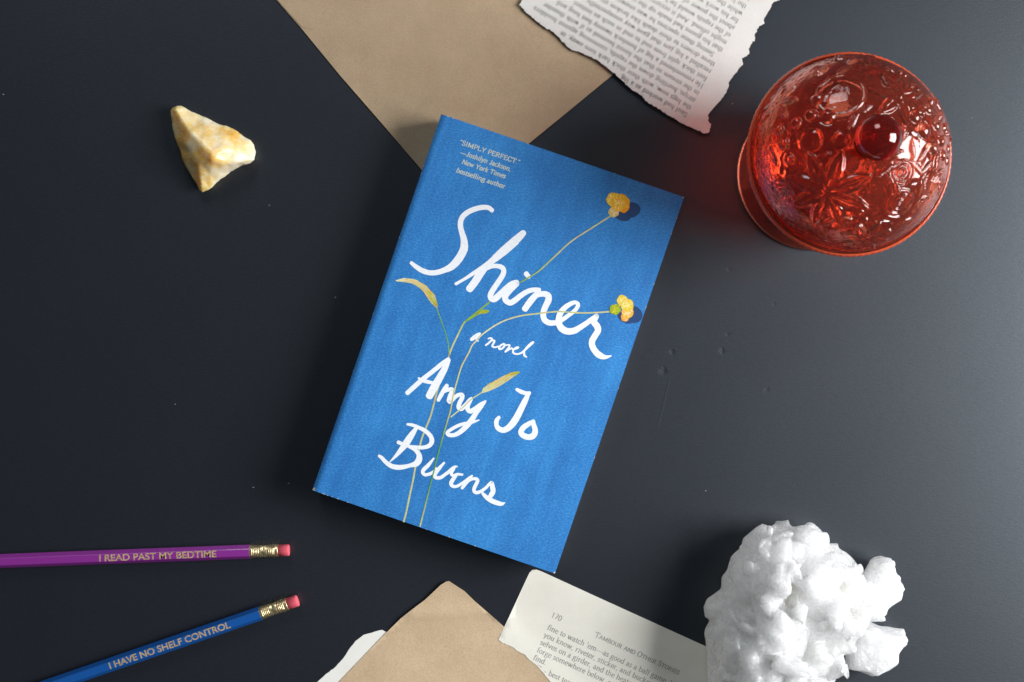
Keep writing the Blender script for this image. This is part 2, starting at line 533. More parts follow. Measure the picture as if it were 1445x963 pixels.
M_TABLE = table_material()
M_KRAFT = kraft_material('kraft_paper', 0.90)
M_KRAFT_PALE = kraft_material('pale_kraft_paper', 1.30)
M_PAGE = paper_material('old_page_paper', (0.60, 0.58, 0.545), (0.65, 0.63, 0.595), fibre=0.08)
M_CREAM = paper_material('cream_page_paper', (0.81, 0.775, 0.675), (0.86, 0.835, 0.745), fibre=0.06)
M_SCRAP = paper_material('white_scrap_paper', (0.80, 0.78, 0.72), (0.86, 0.84, 0.79), fibre=0.06)
M_DENIM = denim_material()
M_WHITE_INK, _nt, _b = mat('white_lettering', (0.86, 0.88, 0.90), 0.5)
_n = noise_tex(_nt, coords(_nt, (500, 1400, 1), (0, 0, .6)), 1.0, 3)
_nt.links.new(ramp(_nt, _n, [(0.25, (0.74, 0.79, 0.85)), (0.6, (0.88, 0.90, 0.92))]), _b.inputs['Base Color'])
M_PRINT = print_material('coloured_print')
M_TEXT, _, _ = mat('page_ink', (0.10, 0.095, 0.09), 0.8)
M_TEXT2, _, _ = mat('faded_page_ink', (0.32, 0.32, 0.295), 0.8)
M_QUOTE, _, _ = mat('pale_quote_ink', (0.50, 0.56, 0.50), 0.6)
M_WEAR, _, _ = mat('worn_card', (0.62, 0.58, 0.55), 0.9)
M_PAGES = paper_material('page_block_paper', (0.70, 0.66, 0.58), (0.76, 0.72, 0.64), fibre=0.3)
M_PURPLE, _, _ = mat('purple_lacquer', (0.235, 0.026, 0.255), 0.32, Coat_Weight=0.3)
M_BLUE, _, _ = mat('blue_lacquer', (0.006, 0.085, 0.33), 0.30, Coat_Weight=0.3)
M_GOLD, _, _ = mat('pale_gold_ferrule', (0.92, 0.74, 0.42), 0.38, Metallic=1.0)
M_FOIL, _nt, _b = mat('gold_foil', (0.62, 0.47, 0.30), 0.42, Metallic=0.25)
_n = noise_tex(_nt, coords(_nt), 900, 3)
_nt.links.new(ramp(_nt, _n, [(0.3, (0.34, 0.22, 0.12)), (0.65, (0.72, 0.53, 0.28))]), _b.inputs['Base Color'])
M_ERASER, _nt, _b = mat('pink_eraser', (0.80, 0.10, 0.14), 0.75)
bump(_nt, _b, noise_tex(_nt, coords(_nt), 1500, 3), 0.2, 0.0003)
_n = noise_tex(_nt, coords(_nt, (300, 900, 900)), 1.0, 4)
_nt.links.new(ramp(_nt, _n, [(0.3, (0.62, 0.085, 0.12)), (0.6, (0.82, 0.115, 0.155))]), _b.inputs['Base Color'])
M_WOOD, _, _ = mat('cedar_wood', (0.55, 0.33, 0.17), 0.7)
M_LEAD, _, _ = mat('graphite', (0.06, 0.06, 0.065), 0.4)


def glass_material(name='red_pressed_glass', color=(0.97, 0.255, 0.145), rough=0.02, trans=0.965):
    m, nt, b = mat(name, color, rough)
    b.inputs['Transmission Weight'].default_value = trans
    b.inputs['IOR'].default_value = 1.5
    tr = nd(nt, 'ShaderNodeBsdfTransparent')
    tr.inputs['Color'].default_value = (0.95, 0.40, 0.32, 1)
    mx = nd(nt, 'ShaderNodeMixShader')
    mx.inputs[0].default_value = 0.05
    out = nt.nodes['Material Output']
    nt.links.new(b.outputs[0], mx.inputs[1])
    nt.links.new(tr.outputs[0], mx.inputs[2])
    nt.links.new(mx.outputs[0], out.inputs['Surface'])
    return m


M_GLASS = glass_material()
M_GLASS_RIM = glass_material('red_glass_rim_painted_glow', (0.98, 0.19, 0.075), 0.18, 0.62)  # glow of light piped through the rim, put into brighter, more diffuse orange
M_GLASS_KNOB = glass_material('thick_red_glass', (0.62, 0.075, 0.045))


def quartz_material():
    m, nt, b = mat('white_quartz', (0.90, 0.905, 0.90), 0.28)
    b.inputs['Subsurface Weight'].default_value = 1.0
    b.inputs['Subsurface Radius'].default_value = (1.0, 1.0, 1.0)
    b.inputs['Subsurface Scale'].default_value = 0.03
    v = coords(nt)
    n1 = noise_tex(nt, v, 38, 5, 0.62)
    n2 = noise_tex(nt, v, 420, 4, 0.6)
    c = ramp(nt, n1, [(0.30, (0.76, 0.745, 0.69)), (0.45, (0.85, 0.85, 0.84)), (0.66, (0.88, 0.885, 0.89))])
    nt.links.new(c, b.inputs['Base Color'])
    nt.links.new(ramp(nt, n2, [(0.35, (0.08,) * 3), (0.65, (0.42,) * 3)]), b.inputs['Roughness'])
    b.inputs['Coat Weight'].default_value = 0.35
    b.inputs['Coat Roughness'].default_value = 0.08
    vo = nd(nt, 'ShaderNodeTexVoronoi', distance='CHEBYCHEV')
    vo.inputs['Scale'].default_value = 230
    nt.links.new(v, vo.inputs['Vector'])
    vo2 = nd(nt, 'ShaderNodeTexVoronoi', distance='MANHATTAN')
    vo2.inputs['Scale'].default_value = 520
    nt.links.new(v, vo2.inputs['Vector'])
    ch = bump(nt, b, vo.outputs['Distance'], 0.60, 0.0018)
    ch = bump(nt, b, vo2.outputs['Distance'], 0.32, 0.0008, ch)
    nrm = bump(nt, b, n2, 0.15, 0.0006, ch)
    tl = nd(nt, 'ShaderNodeBsdfTranslucent')
    tl.inputs['Color'].default_value = (0.97, 0.97, 0.97, 1)
    nt.links.new(nrm, tl.inputs['Normal'])
    mx = nd(nt, 'ShaderNodeMixShader')
    mx.inputs[0].default_value = 0.22
    out = nt.nodes['Material Output']
    nt.links.new(b.outputs[0], mx.inputs[1])
    nt.links.new(tl.outputs[0], mx.inputs[2])
    nt.links.new(mx.outputs[0], out.inputs['Surface'])
    return m


M_QUARTZ = quartz_material()


def calcite_material():
    m, nt, b = mat('honey_calcite', (0.7, 0.45, 0.15), 0.24)
    b.inputs['Subsurface Weight'].default_value = 0.6
    b.inputs['Subsurface Radius'].default_value = (1.0, 0.7, 0.4)
    b.inputs['Subsurface Scale'].default_value = 0.007
    v = coords(nt)
    warp = nd(nt, 'ShaderNodeTexNoise')
    warp.inputs['Scale'].default_value = 60
    nt.links.new(v, warp.inputs['Vector'])
    n1 = noise_tex(nt, v, 48, 4, 0.55)
    n2 = noise_tex(nt, coords(nt, (260, 900, 400), (0, 0, 0.5)), 1.0, 5, 0.65)
    n3 = noise_tex(nt, v, 190, 5, 0.7)
    c = ramp(nt, n1, [(0.36, (0.80, 0.44, 0.08)), (0.47, (0.84, 0.58, 0.20)), (0.54, (0.84, 0.69, 0.40)), (0.66, (0.88, 0.80, 0.62))])
    c = mixc(nt, math_n(nt, 'MULTIPLY', ramp(nt, n3, [(0.56, (0, 0, 0)), (0.74, (1, 1, 1))]), 0.35), c, (0.88, 0.81, 0.66))
    c = mixc(nt, math_n(nt, 'MULTIPLY', ramp(nt, n2, [(0.5, (0, 0, 0)), (0.7, (1, 1, 1))]), 0.45), c, (0.86, 0.80, 0.68))
    nt.links.new(c, b.inputs['Base Color'])
    ch = bump(nt, b, n2, 0.25, 0.0007)
    bump(nt, b, n3, 0.2, 0.0008, ch)
    return m


M_CALCITE = calcite_material()

# ------------------------------------------------------------------ the table
bm = bmesh.new()
bmesh.ops.create_cube(bm, size=1)
for v in bm.verts:
    v.co = Vector((v.co.x * 1.5, v.co.y * 1.2, v.co.z * 0.02 - 0.01))
table = bm_obj('tabletop', bm, M_TABLE)
table['kind'] = 'structure'


# ------------------------------------------------------------------ sheets of paper
def torn(pts, amp=0.0006, seg=0.0018, seed=1):
    """subdivide an edge path and roughen it as torn paper"""
    out = []
    for i in range(len(pts) - 1):
        a, b = Vector(pts[i]), Vector(pts[i + 1])
        d = b - a
        n = max(1, int(d.length / seg))
        nr = Vector((-d.y, d.x)).normalized()
        for k in range(n):
            p = a + d * (k / n)
            q = (p.x * 900, p.y * 900, seed)
            off = amp * (noise.noise(q) * 0.9 + 0.6 * noise.noise((p.x * 2600, p.y * 2600, seed + 3)))
            out.append(tuple(p + nr * off))
    return out


def inside(p, poly):
    x, y = p[0], p[1]
    c = False
    j = len(poly) - 1
    for i in range(len(poly)):
        xi, yi = poly[i]
        xj, yj = poly[j]
        if (yi > y) != (yj > y) and x < (xj - xi) * (y - yi) / (yj - yi) + xi:
            c = not c
        j = i
    return c


def sheet(name, outline, zfun, thick, m, parent=None, step=0.005):
    """a sheet of paper of real thickness following zfun(x,y)"""
    pts = [Vector(p) for p in outline]
    n = len(pts)
    xs = [p.x for p in pts]
    ys = [p.y for p in pts]
    grid = []
    x = min(xs) + step * .5
    while x < max(xs):
        y = min(ys) + step * .5
        while y < max(ys):
            if inside((x, y), outline):
                grid.append(Vector((x, y)))
            y += step
        x += step
    vs, es, fs, *_ = delaunay_2d_cdt(pts + grid, [(i, (i + 1) % n) for i in range(n)], [], 1, 1e-7)
    k = len(vs)
    V = [(v.x, v.y, zfun(v.x, v.y) + thick) for v in vs] + [(v.x, v.y, zfun(v.x, v.y)) for v in vs]
    Fs = [tuple(f) for f in fs] + [tuple(i + k for i in reversed(f)) for f in fs]
    cnt = {}
    for f in fs:
        for i in range(len(f)):
            e = (f[i], f[(i + 1) % len(f)])
            cnt[e] = 1
    for (a, b) in cnt:
        if (b, a) not in cnt:
            q = len(V)
            V += [V[b], V[a], V[a + k], V[b + k]]
            Fs.append((q, q + 1, q + 2, q + 3))
    o = mesh_obj(name, V, Fs, m, parent)
    o.data.polygons.foreach_set('use_smooth', [i < 2 * len(fs) for i in range(len(Fs))])
    return o


def P2(*pp):
    return [P(x, y)[:2] for x, y in pp]


def line_dist(p, a, b):
    """signed distance of p from the line a-b"""
    d = (Vector(b) - Vector(a)).normalized()
    q = Vector(p[:2]) - Vector(a)
    return d.x * q.y - d.y * q.x


def sstep(a, b, x):
    t = min(1, max(0, (x - a) / (b - a)))
    return t * t * (3 - 2 * t)


# kraft envelope tucked under the head of the book
kraft_a = P2((390, 0), (425, 40), (480, 107), (540, 176), (594, 239), (634, 286), (641, 287), (700, 240), (750, 200), (799, 160), (864, 106.5), (960, 28), (1010, -15), (860, -200), (780, -260), (330, -70))


def z_kraft_a(x, y):
    lift = 0.0009 * noise.noise((x * 14, y * 14, 2.0)) ** 2
    return 0.00008 + lift


env = sheet('kraft_envelope', kraft_a, z_kraft_a, 0.0006, M_KRAFT)
env['label'] = 'flat brown kraft envelope lying under the top edge of the blue book'
env['category'] = 'envelope'
# its side seam, a second ply of the same paper
ply = P2((392, 1), (426, 39), (440, 42), (462, 2), (480, -40), (345, -66))
sheet('side_flap', ply, lambda x, y: z_kraft_a(x, y) + 0.00066, 0.0002, M_KRAFT, env)

# kraft sheet with bent corner
kraft_b = P2((634, 819.5), (655.6, 833.8), (670, 848), (689, 864), (709.6, 883), (760, 929), (830, 993), (890, 1048), (800, 1180), (560, 1190), (380, 1060), (479, 961.8), (512, 927), (546, 892), (566, 872), (582.5, 859), (600, 846), (622, 825), (630, 820))
cb0, cb1 = P(560, 867)[:2], P(700, 862)[:2]


def z_kraft_b(x, y):
    d = line_dist((x, y), cb0, cb1)           # positive beyond the crease, towards the corner
    up = max(0.0, d)
    bulge = 0.0022 * math.exp(-abs(d) / 0.004)
    return 0.0001 + bulge + up * 0.10 + 0.0008 * noise.noise((x * 18, y * 18, 7.0)) ** 2


krb = sheet('kraft_paper_sheet', kraft_b, z_kraft_b, 0.00025, M_KRAFT_PALE, step=0.0025)
krb['label'] = 'brown kraft paper with a creased, slightly lifted corner under a torn cream page'
krb['category'] = 'paper'

# white scrap below it
scr = P2((545, 892), (539.6, 889), (531.7, 891), (514, 895.8), (501.5, 905), (493.6, 915), (485.6, 927.6), (473, 942), (461.8, 949.8), (448, 962.5), (425, 985))
scr = torn(scr, 0.00025, 0.0012, 4) + P2((425, 985), (470, 1040), (560, 960), (575, 900), (556, 889))
so = sheet('torn_paper_scrap', scr, lambda x, y: 0.00002, 0.00007, M_SCRAP, step=0.004)
so['label'] = 'narrow white torn paper scrap poking out from under the brown kraft paper'
so['category'] = 'paper scrap'

# torn printed page, upside down, over the envelope
torn_edge = P2((737, -20), (737.5, 1), (733, 8.7), (746, 22.4), (770, 42.4), (776, 43), (785, 51), (803.5, 70.4), (817, 75.4), (834.7, 82.3), (846, 88.5), (866, 104.7), (879, 117.4), (891, 128.6), (903.6, 134.8), (911, 143.6), (939.7, 162.3), (961, 174.7), (985, 186), (995, 190.3), (999.6, 188.4), (1003.3, 178), (999, 172), (999, 162), (1013, 146), (1022, 135), (1027, 125), (1028, 118), (1033.5, 108.5), (1047, 92), (1046.6, 83.5), (1056, 78.5), (1056, 70), (1061, 60), (1065, 57), (1064.6, 50), (1071, 37.4), (1078, 34.3), (1078, 26), (1086, 14), (1091, 3.7), (1101, 0), (1112, -22))
page_a = torn(torn_edge, 0.0009, 0.0006, 9) + P2((1112, -22), (1180, -120), (1000, -240), (800, -130))
tA, tB = P(735, 10)[:2], P(995, 190)[:2]


def z_page_a(x, y):
    d = abs(line_dist((x, y), tA, tB))
    base = 0.0012 + 0.0012 * noise.noise((x * 16, y * 16, 1.0)) ** 2
    curl = 0.0014 * math.exp(-d / 0.014)
    return base + curl


pa = sheet('torn_book_page', page_a, z_page_a, 0.00012, M_PAGE, step=0.004)
pa['label'] = 'torn grey-white printed page lying upside down across the kraft envelope'
pa['category'] = 'page'


def print_lines(sheet_obj, lines, zfun, thick, m, keep):
    for kw in lines:
        ink = Ink()
        set_text(ink, keep=keep, **kw)
        if ink.f:
            V = [(x, y, zfun(x, y) + thick + 0.00006 + z) for x, y, z in ink.v]
            mesh_obj('text_line', V, ink.f, m, sheet_obj)


K0 = CAM_H / FPX            # metres per surveyed pixel on the table
rd = (-0.866, 0.5)          # reading direction of the upside-down page (world)
txt_a = ["Saul had worked as a log", "the logs now, with their thick bark torn away, in", "strips, hurtling down the rapids, cannoning against boulders",
         "in the stream so that the forest boomed as if with thunder", "He remembered a log of hemlock twenty feet long and", "feet thick split from end to end in such an instant",
         "recalled a log-jam that gave way unexpectedly and", "three drivers to their death like broken straws and", "Seeing these spectres he was unaware until the",
         "that his goons had made up the river to him, that", "might offend. And it occurred to him too that the", "of the rapids would be heard by all the men and",
         "about the power of the stream and of the hemlock", "for his work was done and there was an end of it", "while the river ran on as if it had not seen the", "the logs go by at night", "and in the morning"]
lines_a = []
for i, s in enumerate(txt_a):
    sx, sy = 970.5 + 5.55 * i, 161.5 - 10.2 * i
    if i == 8:
        sx, sy = sx - 7, sy - 4
    x0, y0, _ = P(sx, sy)
    lines_a.append(dict(s=s, x0=x0, y0=y0, size=10.4 * K0, dirx=rd, track=0.022, stem=0.085, hair=0.035))


def shrink_test(poly, margin):
    # keep a mark only where it and its surroundings lie on the sheet
    def f(p):
        return all(inside((p[0] + a, p[1] + b), poly) for a, b in ((margin, 0), (-margin, 0), (0, margin), (0, -margin)))
    return f


print_lines(pa, lines_a, z_page_a, 0.00012, M_TEXT, shrink_test(page_a, 0.0006))

# cream page 170, tucked under the foot of the book
page_b_torn = P2((703.4, 902.5), (709, 907), (721, 911.7), (734, 921), (741.5, 924.4), (747.4, 932), (757.6, 938.8), (766, 949), (774.5, 959), (788, 975), (800, 1000), (815, 1030))
ptop = P(770, 809.4)[:2]
page_b = torn(page_b_torn, 0.0004, 0.0012, 21) + P2((815, 1030), (1010, 1110), (1092, 956.3), (997.4, 913), (840, 841.3), (800, 823), (774, 811), (764, 806.5), (757, 804), (751, 804.5), (747, 808.5), (743, 817))


KB_EDGE = (P(634, 819.5)[:2], P(830, 993)[:2])


def z_page_b2(x, y):
    d = line_dist((x, y), *KB_EDGE)            # negative on the kraft side
    t = 1 - sstep(-0.001, 0.010, d)
    zk = z_kraft_b(x, y) + 0.0004
    return 0.00012 * (1 - t) + zk * t


pb = sheet('printed_book_page', page_b, z_page_b2, 0.00012, M_CREAM, step=0.003)
pb['label'] = 'cream printed page numbered 170 with rounded corner and torn side, under book'
pb['category'] = 'page'
ang = R(24.5)
rb = (math.cos(ang), -math.sin(ang))
txt_b = ["fine to watch 'em_as good as a ball game. You see,", "you know, riveter, sticker, and bucker-up set them-", "selves on a girder, and the heater sets up with his", "forge somewhere below, on a float or where he can", "find.", "The best team of the lot was Saul and his men who", "Old men that had come", "up from the river to see"]
lines_b = []
for i, s in enumerate(txt_b):
    sx, sy = 771.5 - 4.95 * i, 888 + 10.55 * i
    if i == 5:
        sx, sy = sx + 8, sy + 3.6
    x0, y0, _ = P(sx, sy)
    lines_b.append(dict(s=s, x0=x0, y0=y0, size=11.0 * K0, dirx=rb, stem=0.10, hair=0.05))
x0, y0, _ = P(777.0, 870.5)
lines_b.append(dict(s='170', x0=x0, y0=y0, size=11.5 * K0, dirx=rb, stem=0.10, hair=0.055))
x0, y0, _ = P(838.5, 898.0)
lines_b.append(dict(s='Tambour and Other Stories', x0=x0, y0=y0, size=11.0 * K0, dirx=rb, caps=True, width=131 * K0, stem=0.10, hair=0.055))
print_lines(pb, lines_b, z_page_b2, 0.00012, M_TEXT2, shrink_test(page_b, 0.0006))

# ------------------------------------------------------------------ the book
BZ0 = 0.0032            # the book rests on the sheets below it
BTH = 0.0215
CTH = 0.0004
ZC = BZ0 + BTH          # top of the front cover
kc = (CAM_H - ZC) / FPX
bcx, bcy, _ = P(702.8, 485.3, ZC)
ux = Vector((342.5, -117.5)).normalized()
uy = Vector((-ux.y, ux.x))
BW, BH = 362.2 * kc, 561.3 * kc
book = thing('paperback_book', 'blue denim-print paperback novel with white brush lettering and yellow stitched flowers', 'book', (bcx, bcy, BZ0), math.atan2(ux.y, ux.x))


def bl(px, py):
    """surveyed position on the front cover -> cover coordinates"""
    q = Vector(((px - 702.8) * kc, -(py - 485.3) * kc))
    return (q.dot(ux), q.dot(uy))


HZ = BTH


def z_cover(u, v):
    # the cover rounds over at the spine and bows a little between spine and fore-edge
    e = (u + BW / 2)
    z = HZ
    if e < 0.0035:
        z -= 0.0012 * (1 - e / 0.0035) ** 2
    z += 0.0006 * sstep(0.02, BW, e) * (0.4 + 0.6 * ((v / BH) ** 2) * 4 * 0.5)
    return z


def plate(name, zf, flip, m, u0, u1, v0, v1, nu=70, nv=24, th=CTH):
    us = [u0 + (u1 - u0) * (i / nu) ** 1.6 for i in range(nu + 1)]
    vs = [v0 + (v1 - v0) * j / nv for j in range(nv + 1)]
    V, F_ = [], []
    for s in (0, 1):
        for u in us:
            for v in vs:
                V.append((u, v, zf(u, v) - s * th))
    n = nv + 1
    o2 = (nu + 1) * n
    for i in range(nu):
        for j in range(nv):
            a = i * n + j
            F_.append((a, a + n, a + n + 1, a + 1))
            F_.append((o2 + a, o2 + a + 1, o2 + a + n + 1, o2 + a + n))
    for i in range(nu):
        a = i * n
        F_.append((a, o2 + a, o2 + a + n, a + n))
        a = i * n + nv
        F_.append((a + n, o2 + a + n, o2 + a, a))
    for j in range(nv):
        a = j
        F_.append((a + 1, o2 + a + 1, o2 + a, a))
        a = nu * n + j
        F_.append((a, o2 + a, o2 + a + 1, a + 1))
    return mesh_obj(name, V, F_, m, book)


cover = plate('front_cover', z_cover, 1, M_DENIM, -BW / 2, BW / 2, -BH / 2, BH / 2)
plate('back_cover', lambda u, v: CTH, -1, M_DENIM, -BW / 2 + 0.0008, BW / 2 - 0.0006, -BH / 2 + 0.0003, BH / 2 - 0.0003, 4, 4)
# spine: a slightly convex strip joining the covers
V, F_ = [], []
ns = 14
for j, v in enumerate((-BH / 2 + 0.0001, BH / 2 - 0.0001)):
    for i in range(ns + 1):
        t = i / ns
        z = CTH + 0.0001 + (HZ - 0.0013 - CTH * 2) * t
        u = -BW / 2 + 0.0001 - 0.0009 * math.sin(math.pi * t) * 0.6
        V += [(u, v, z), (u + CTH, v, z)]
n = 2 * (ns + 1)
for i in range(ns):
    a = 2 * i
    F_ += [(a, a + 2, n + a + 2, n + a), (a + 1, n + a + 1, n + a + 3, a + 3), (a, a + 1, a + 3, a + 2), (n + a, n + a + 2, n + a + 3, n + a + 1)]
F_ += [(0, n, n + 1, 1), (n - 2, n - 1, 2 * n - 1, 2 * n - 2)]
mesh_obj('spine', V, F_, M_DENIM, book, True)
# page block
bm = bmesh.new()
bmesh.ops.create_cube(bm, size=1)
for v in bm.verts:
    v.co = Vector((v.co.x * (BW - 0.0030) + 0.0004, v.co.y * (BH - 0.0024), CTH + 0.0002 + (v.co.z + 0.5) * (HZ - 2 * CTH - 0.0009)))
bm_obj('page_block', bm, M_PAGES, book)


def cover_mesh(name, ink, m, lift, parent=cover, cols=False):
    V = [(u, v, z_cover(u, v) + lift + z) for u, v, z in ink.v]
    return mesh_obj(name, V, ink.f, m, parent, cols=ink.c if cols else None)


def trace(crop, pts, n=7):
    ox, oy, s = crop
    out = []
    for x, y, wd in catmull([tuple(map(float, p)) for p in pts], n):
        u, v = bl(ox + x * s, oy + y * s)
        out.append((u, v, max(wd, 2) * s * kc * 0.86))
    return out


C1, C2, C3 = (570, 280, .15576), (640, 320, .15576), (720, 370, .15576)
C4, C5, C6 = (650, 450, .07612), (560, 490, .14538), (680, 530, .11429)
C7, C8 = (520, 580, .12461), (600, 630, .10381)
rndb = random.Random(11)

title = Ink()
for crop, pts in [
    (C1, [(800, 112, 46), (770, 88, 50), (730, 82, 52), (680, 88, 54), (625, 105, 56), (575, 130, 56), (535, 165, 56), (515, 205, 56), (512, 250, 56), (525, 310, 58), (540, 360, 66), (547, 410, 76), (543, 460, 84), (515, 520, 84), (480, 570, 84), (430, 620, 76), (370, 650, 60), (300, 672, 56), (230, 675, 54), (165, 655, 54), (110, 620, 48), (65, 584, 36)]),
    (C2, [(635, 55, 62), (600, 90, 78), (560, 125, 84), (480, 195, 86), (400, 265, 78), (330, 325, 60), (250, 380, 50), (170, 430, 40), (100, 475, 32), (20, 520, 32)]),
    (C2, [(350, 310, 40), (290, 370, 66), (240, 430, 80), (195, 500, 80), (143, 568, 76)]),
    (C2, [(590, 150, 8), (500, 230, 8), (420, 290, 12), (350, 340, 10)]),
    (C2, [(300, 385, 30), (350, 360, 44), (400, 358, 48), (440, 372, 52), (455, 405, 54), (440, 450, 56), (400, 510, 56), (360, 570, 58), (335, 620, 60), (345, 653, 62), (375, 655, 66), (420, 615, 66), (480, 560, 66), (530, 522, 66), (575, 508, 62)]),
    (C2, [(570, 515, 66), (510, 575, 66), (470, 630, 64), (475, 670, 62), (515, 690, 60), (560, 665, 60), (610, 625, 56), (670, 588, 52), (730, 573, 50), (778, 575, 48)]),
    (C2, [(656, 424, 52), (682, 456, 48)]),
    (C2, [(775, 590, 56), (710, 660, 68), (645, 748, 66)]),
    (C2, [(700, 672, 30), (760, 622, 50), (820, 610, 60), (858, 628, 66), (858, 672, 68), (830, 730, 64), (812, 790, 62), (825, 845, 60), (870, 872, 58), (930, 872, 54)]),
    (C3, [(410, 553, 54), (470, 524, 46), (535, 478, 44), (592, 432, 42), (614, 390, 44), (598, 368, 40), (562, 372, 46), (505, 406, 54), (460, 455, 60), (440, 508, 64), (442, 560, 66), (470, 605, 72), (520, 628, 70), (580, 622, 66), (640, 588, 58), (700, 548, 54), (750, 512, 54), (785, 490, 54)]),
    (C3, [(782, 488, 56), (758, 540, 64), (785, 580, 70), (795, 620, 66), (770, 665, 64), (742, 715, 66), (745, 765, 66), (775, 815, 66), (815, 848, 66), (860, 862, 44), (915, 850, 12)]),
]:
    title.ribbon(trace(crop, pts), rough=0.025, rnd=rndb)
cover_mesh('title_lettering', title, M_WHITE_INK, 0.00005)

sub = Ink()
for pts in [
    [(360, 270, 38), (310, 285, 40), (250, 325, 42), (197, 372, 42), (192, 393, 40), (222, 390, 40), (280, 350, 38), (340, 300, 36), (365, 275, 36)], [(350, 300, 36), (300, 360, 36), (290, 400, 34), (330, 415, 24)],
    [(510, 372, 30), (550, 358, 34), (582, 372, 38), (560, 410, 40), (510, 460, 42), (465, 492, 40)], [(530, 436, 20), (575, 408, 34), (625, 406, 40), (620, 440, 42), (592, 488, 42), (592, 518, 40), (640, 530, 36), (700, 512, 34)],
    [(790, 470, 38), (745, 495, 40), (712, 540, 42), (722, 562, 42), (760, 558, 42), (803, 520, 42), (815, 478, 42), (790, 464, 38)],
    [(815, 498, 28), (860, 488, 32), (908, 492, 38), (890, 540, 44), (850, 590, 46), (828, 615, 42)], [(850, 600, 38), (890, 575, 38), (950, 542, 32)],
    [(950, 560, 32), (1010, 562, 32), (1062, 546, 34), (1070, 526, 32), (1030, 534, 36), (982, 574, 40), (970, 618, 42), (1000, 648, 40), (1060, 655, 38), (1130, 632, 40)],
    [(1120, 640, 42), (1180, 590, 44), (1260, 520, 44), (1330, 455, 44), (1352, 430, 36), (1305, 450, 30), (1240, 510, 32), (1188, 580, 38), (1175, 640, 46), (1187, 685, 48), (1225, 712, 28)]]:
    sub.ribbon(trace(C4, pts, 5))
cover_mesh('subtitle_lettering', sub, M_WHITE_INK, 0.00005)

au = Ink()
for crop, pts in [
    (C5, [(503, 117, 46), (430, 170, 52), (350, 235, 50), (260, 305, 52), (180, 375, 54), (100, 448, 50)]), (C5, [(505, 125, 44), (470, 200, 66), (420, 290, 80), (365, 385, 88), (315, 478, 84)]), (C5, [(210, 302, 22), (270, 330, 44), (350, 348, 34)]),
    (C5, [(487, 372, 44), (460, 410, 46), (430, 465, 48), (402, 517, 40)]), (C5, [(430, 458, 24), (480, 420, 42), (530, 412, 50), (538, 435, 56), (520, 475, 56), (507, 518, 54), (522, 528, 50), (550, 500, 46), (590, 468, 44), (630, 464, 48), (634, 492, 50), (610, 540, 50), (600, 583, 50), (625, 600, 50), (670, 560, 48), (708, 514, 44), (725, 500, 38)]),
    (C5, [(720, 508, 42), (692, 560, 48), (687, 600, 52), (715, 623, 54), (760, 600, 54), (810, 560, 46), (862, 525, 24)]), (C5, [(860, 528, 24), (820, 578, 42), (770, 640, 52), (730, 700, 60), (680, 765, 60), (620, 820, 54), (560, 853, 48), (504, 852, 44), (492, 828, 40), (540, 792, 38), (610, 757, 38), (690, 737, 38), (740, 726, 34), (800, 708, 12)]),
    (C6, [(428, 172, 44), (480, 200, 58), (540, 220, 56), (590, 218, 52)]), (C6, [(575, 225, 56), (535, 310, 80), (490, 400, 90), (440, 500, 96), (390, 580, 100), (330, 645, 90), (270, 675, 80), (215, 662, 75), (182, 620, 66), (182, 560, 66), (213, 515, 48)]),
    (C6, [(640, 565, 54), (580, 598, 70), (512, 645, 78), (482, 700, 78), (512, 742, 82), (580, 762, 84), (638, 740, 88), (658, 680, 80), (640, 610, 66), (638, 570, 50)]),
    (C7, [(540, 197, 46), (490, 270, 78), (430, 360, 90), (370, 440, 68), (310, 510, 42), (242, 578, 14)]),
    (C7, [(438, 152, 30), (500, 162, 44), (570, 190, 48), (640, 225, 54), (698, 280, 58), (718, 340, 62), (690, 392, 58), (620, 415, 50), (540, 412, 46), (450, 402, 38)]), (C7, [(335, 355, 48), (400, 382, 48), (470, 402, 38)]),
    (C7, [(440, 398, 34), (520, 438, 46), (568, 490, 64), (573, 550, 84), (538, 598, 80), (470, 618, 52), (400, 635, 60), (330, 640, 66), (260, 625, 62), (195, 580, 54), (150, 532, 48), (118, 508, 36)]),
    (C7, [(740, 537, 22), (680, 612, 48), (622, 670, 52), (617, 705, 46), (650, 724, 44), (720, 702, 42), (770, 655, 42)]), (C7, [(858, 587, 28), (800, 652, 48), (752, 720, 50), (762, 754, 48), (820, 754, 46), (880, 710, 42), (940, 668, 44)]),
    (C8, [(290, 378, 42), (345, 325, 56), (398, 282, 44), (438, 273, 18)]), (C8, [(390, 300, 50), (355, 365, 52), (380, 398, 46), (440, 380, 44), (508, 386, 34)]),
    (C8, [(420, 395, 50), (372, 460, 66), (352, 508, 62), (376, 543, 52), (430, 543, 48), (490, 510, 46), (550, 470, 48), (600, 430, 48), (640, 400, 32)]),
    (C8, [(622, 420, 50), (562, 490, 58), (500, 570, 48)]), (C8, [(570, 490, 30), (630, 448, 44), (688, 442, 52), (713, 468, 56), (690, 520, 58), (665, 575, 58), (667, 612, 56), (700, 630, 54), (760, 610, 52), (820, 567, 48), (870, 515, 48), (900, 492, 56)]),
    (C8, [(905, 500, 66), (915, 560, 78), (922, 610, 78), (895, 665, 78), (865, 690, 50)]), (C8, [(780, 640, 46), (830, 690, 68), (900, 738, 78), (980, 770, 74), (1040, 782, 60), (1082, 766, 16)]),
]:
    au.ribbon(trace(crop, pts), rough=0.02, rnd=rndb)
cover_mesh('author_lettering', au, M_WHITE_INK, 0.00005)

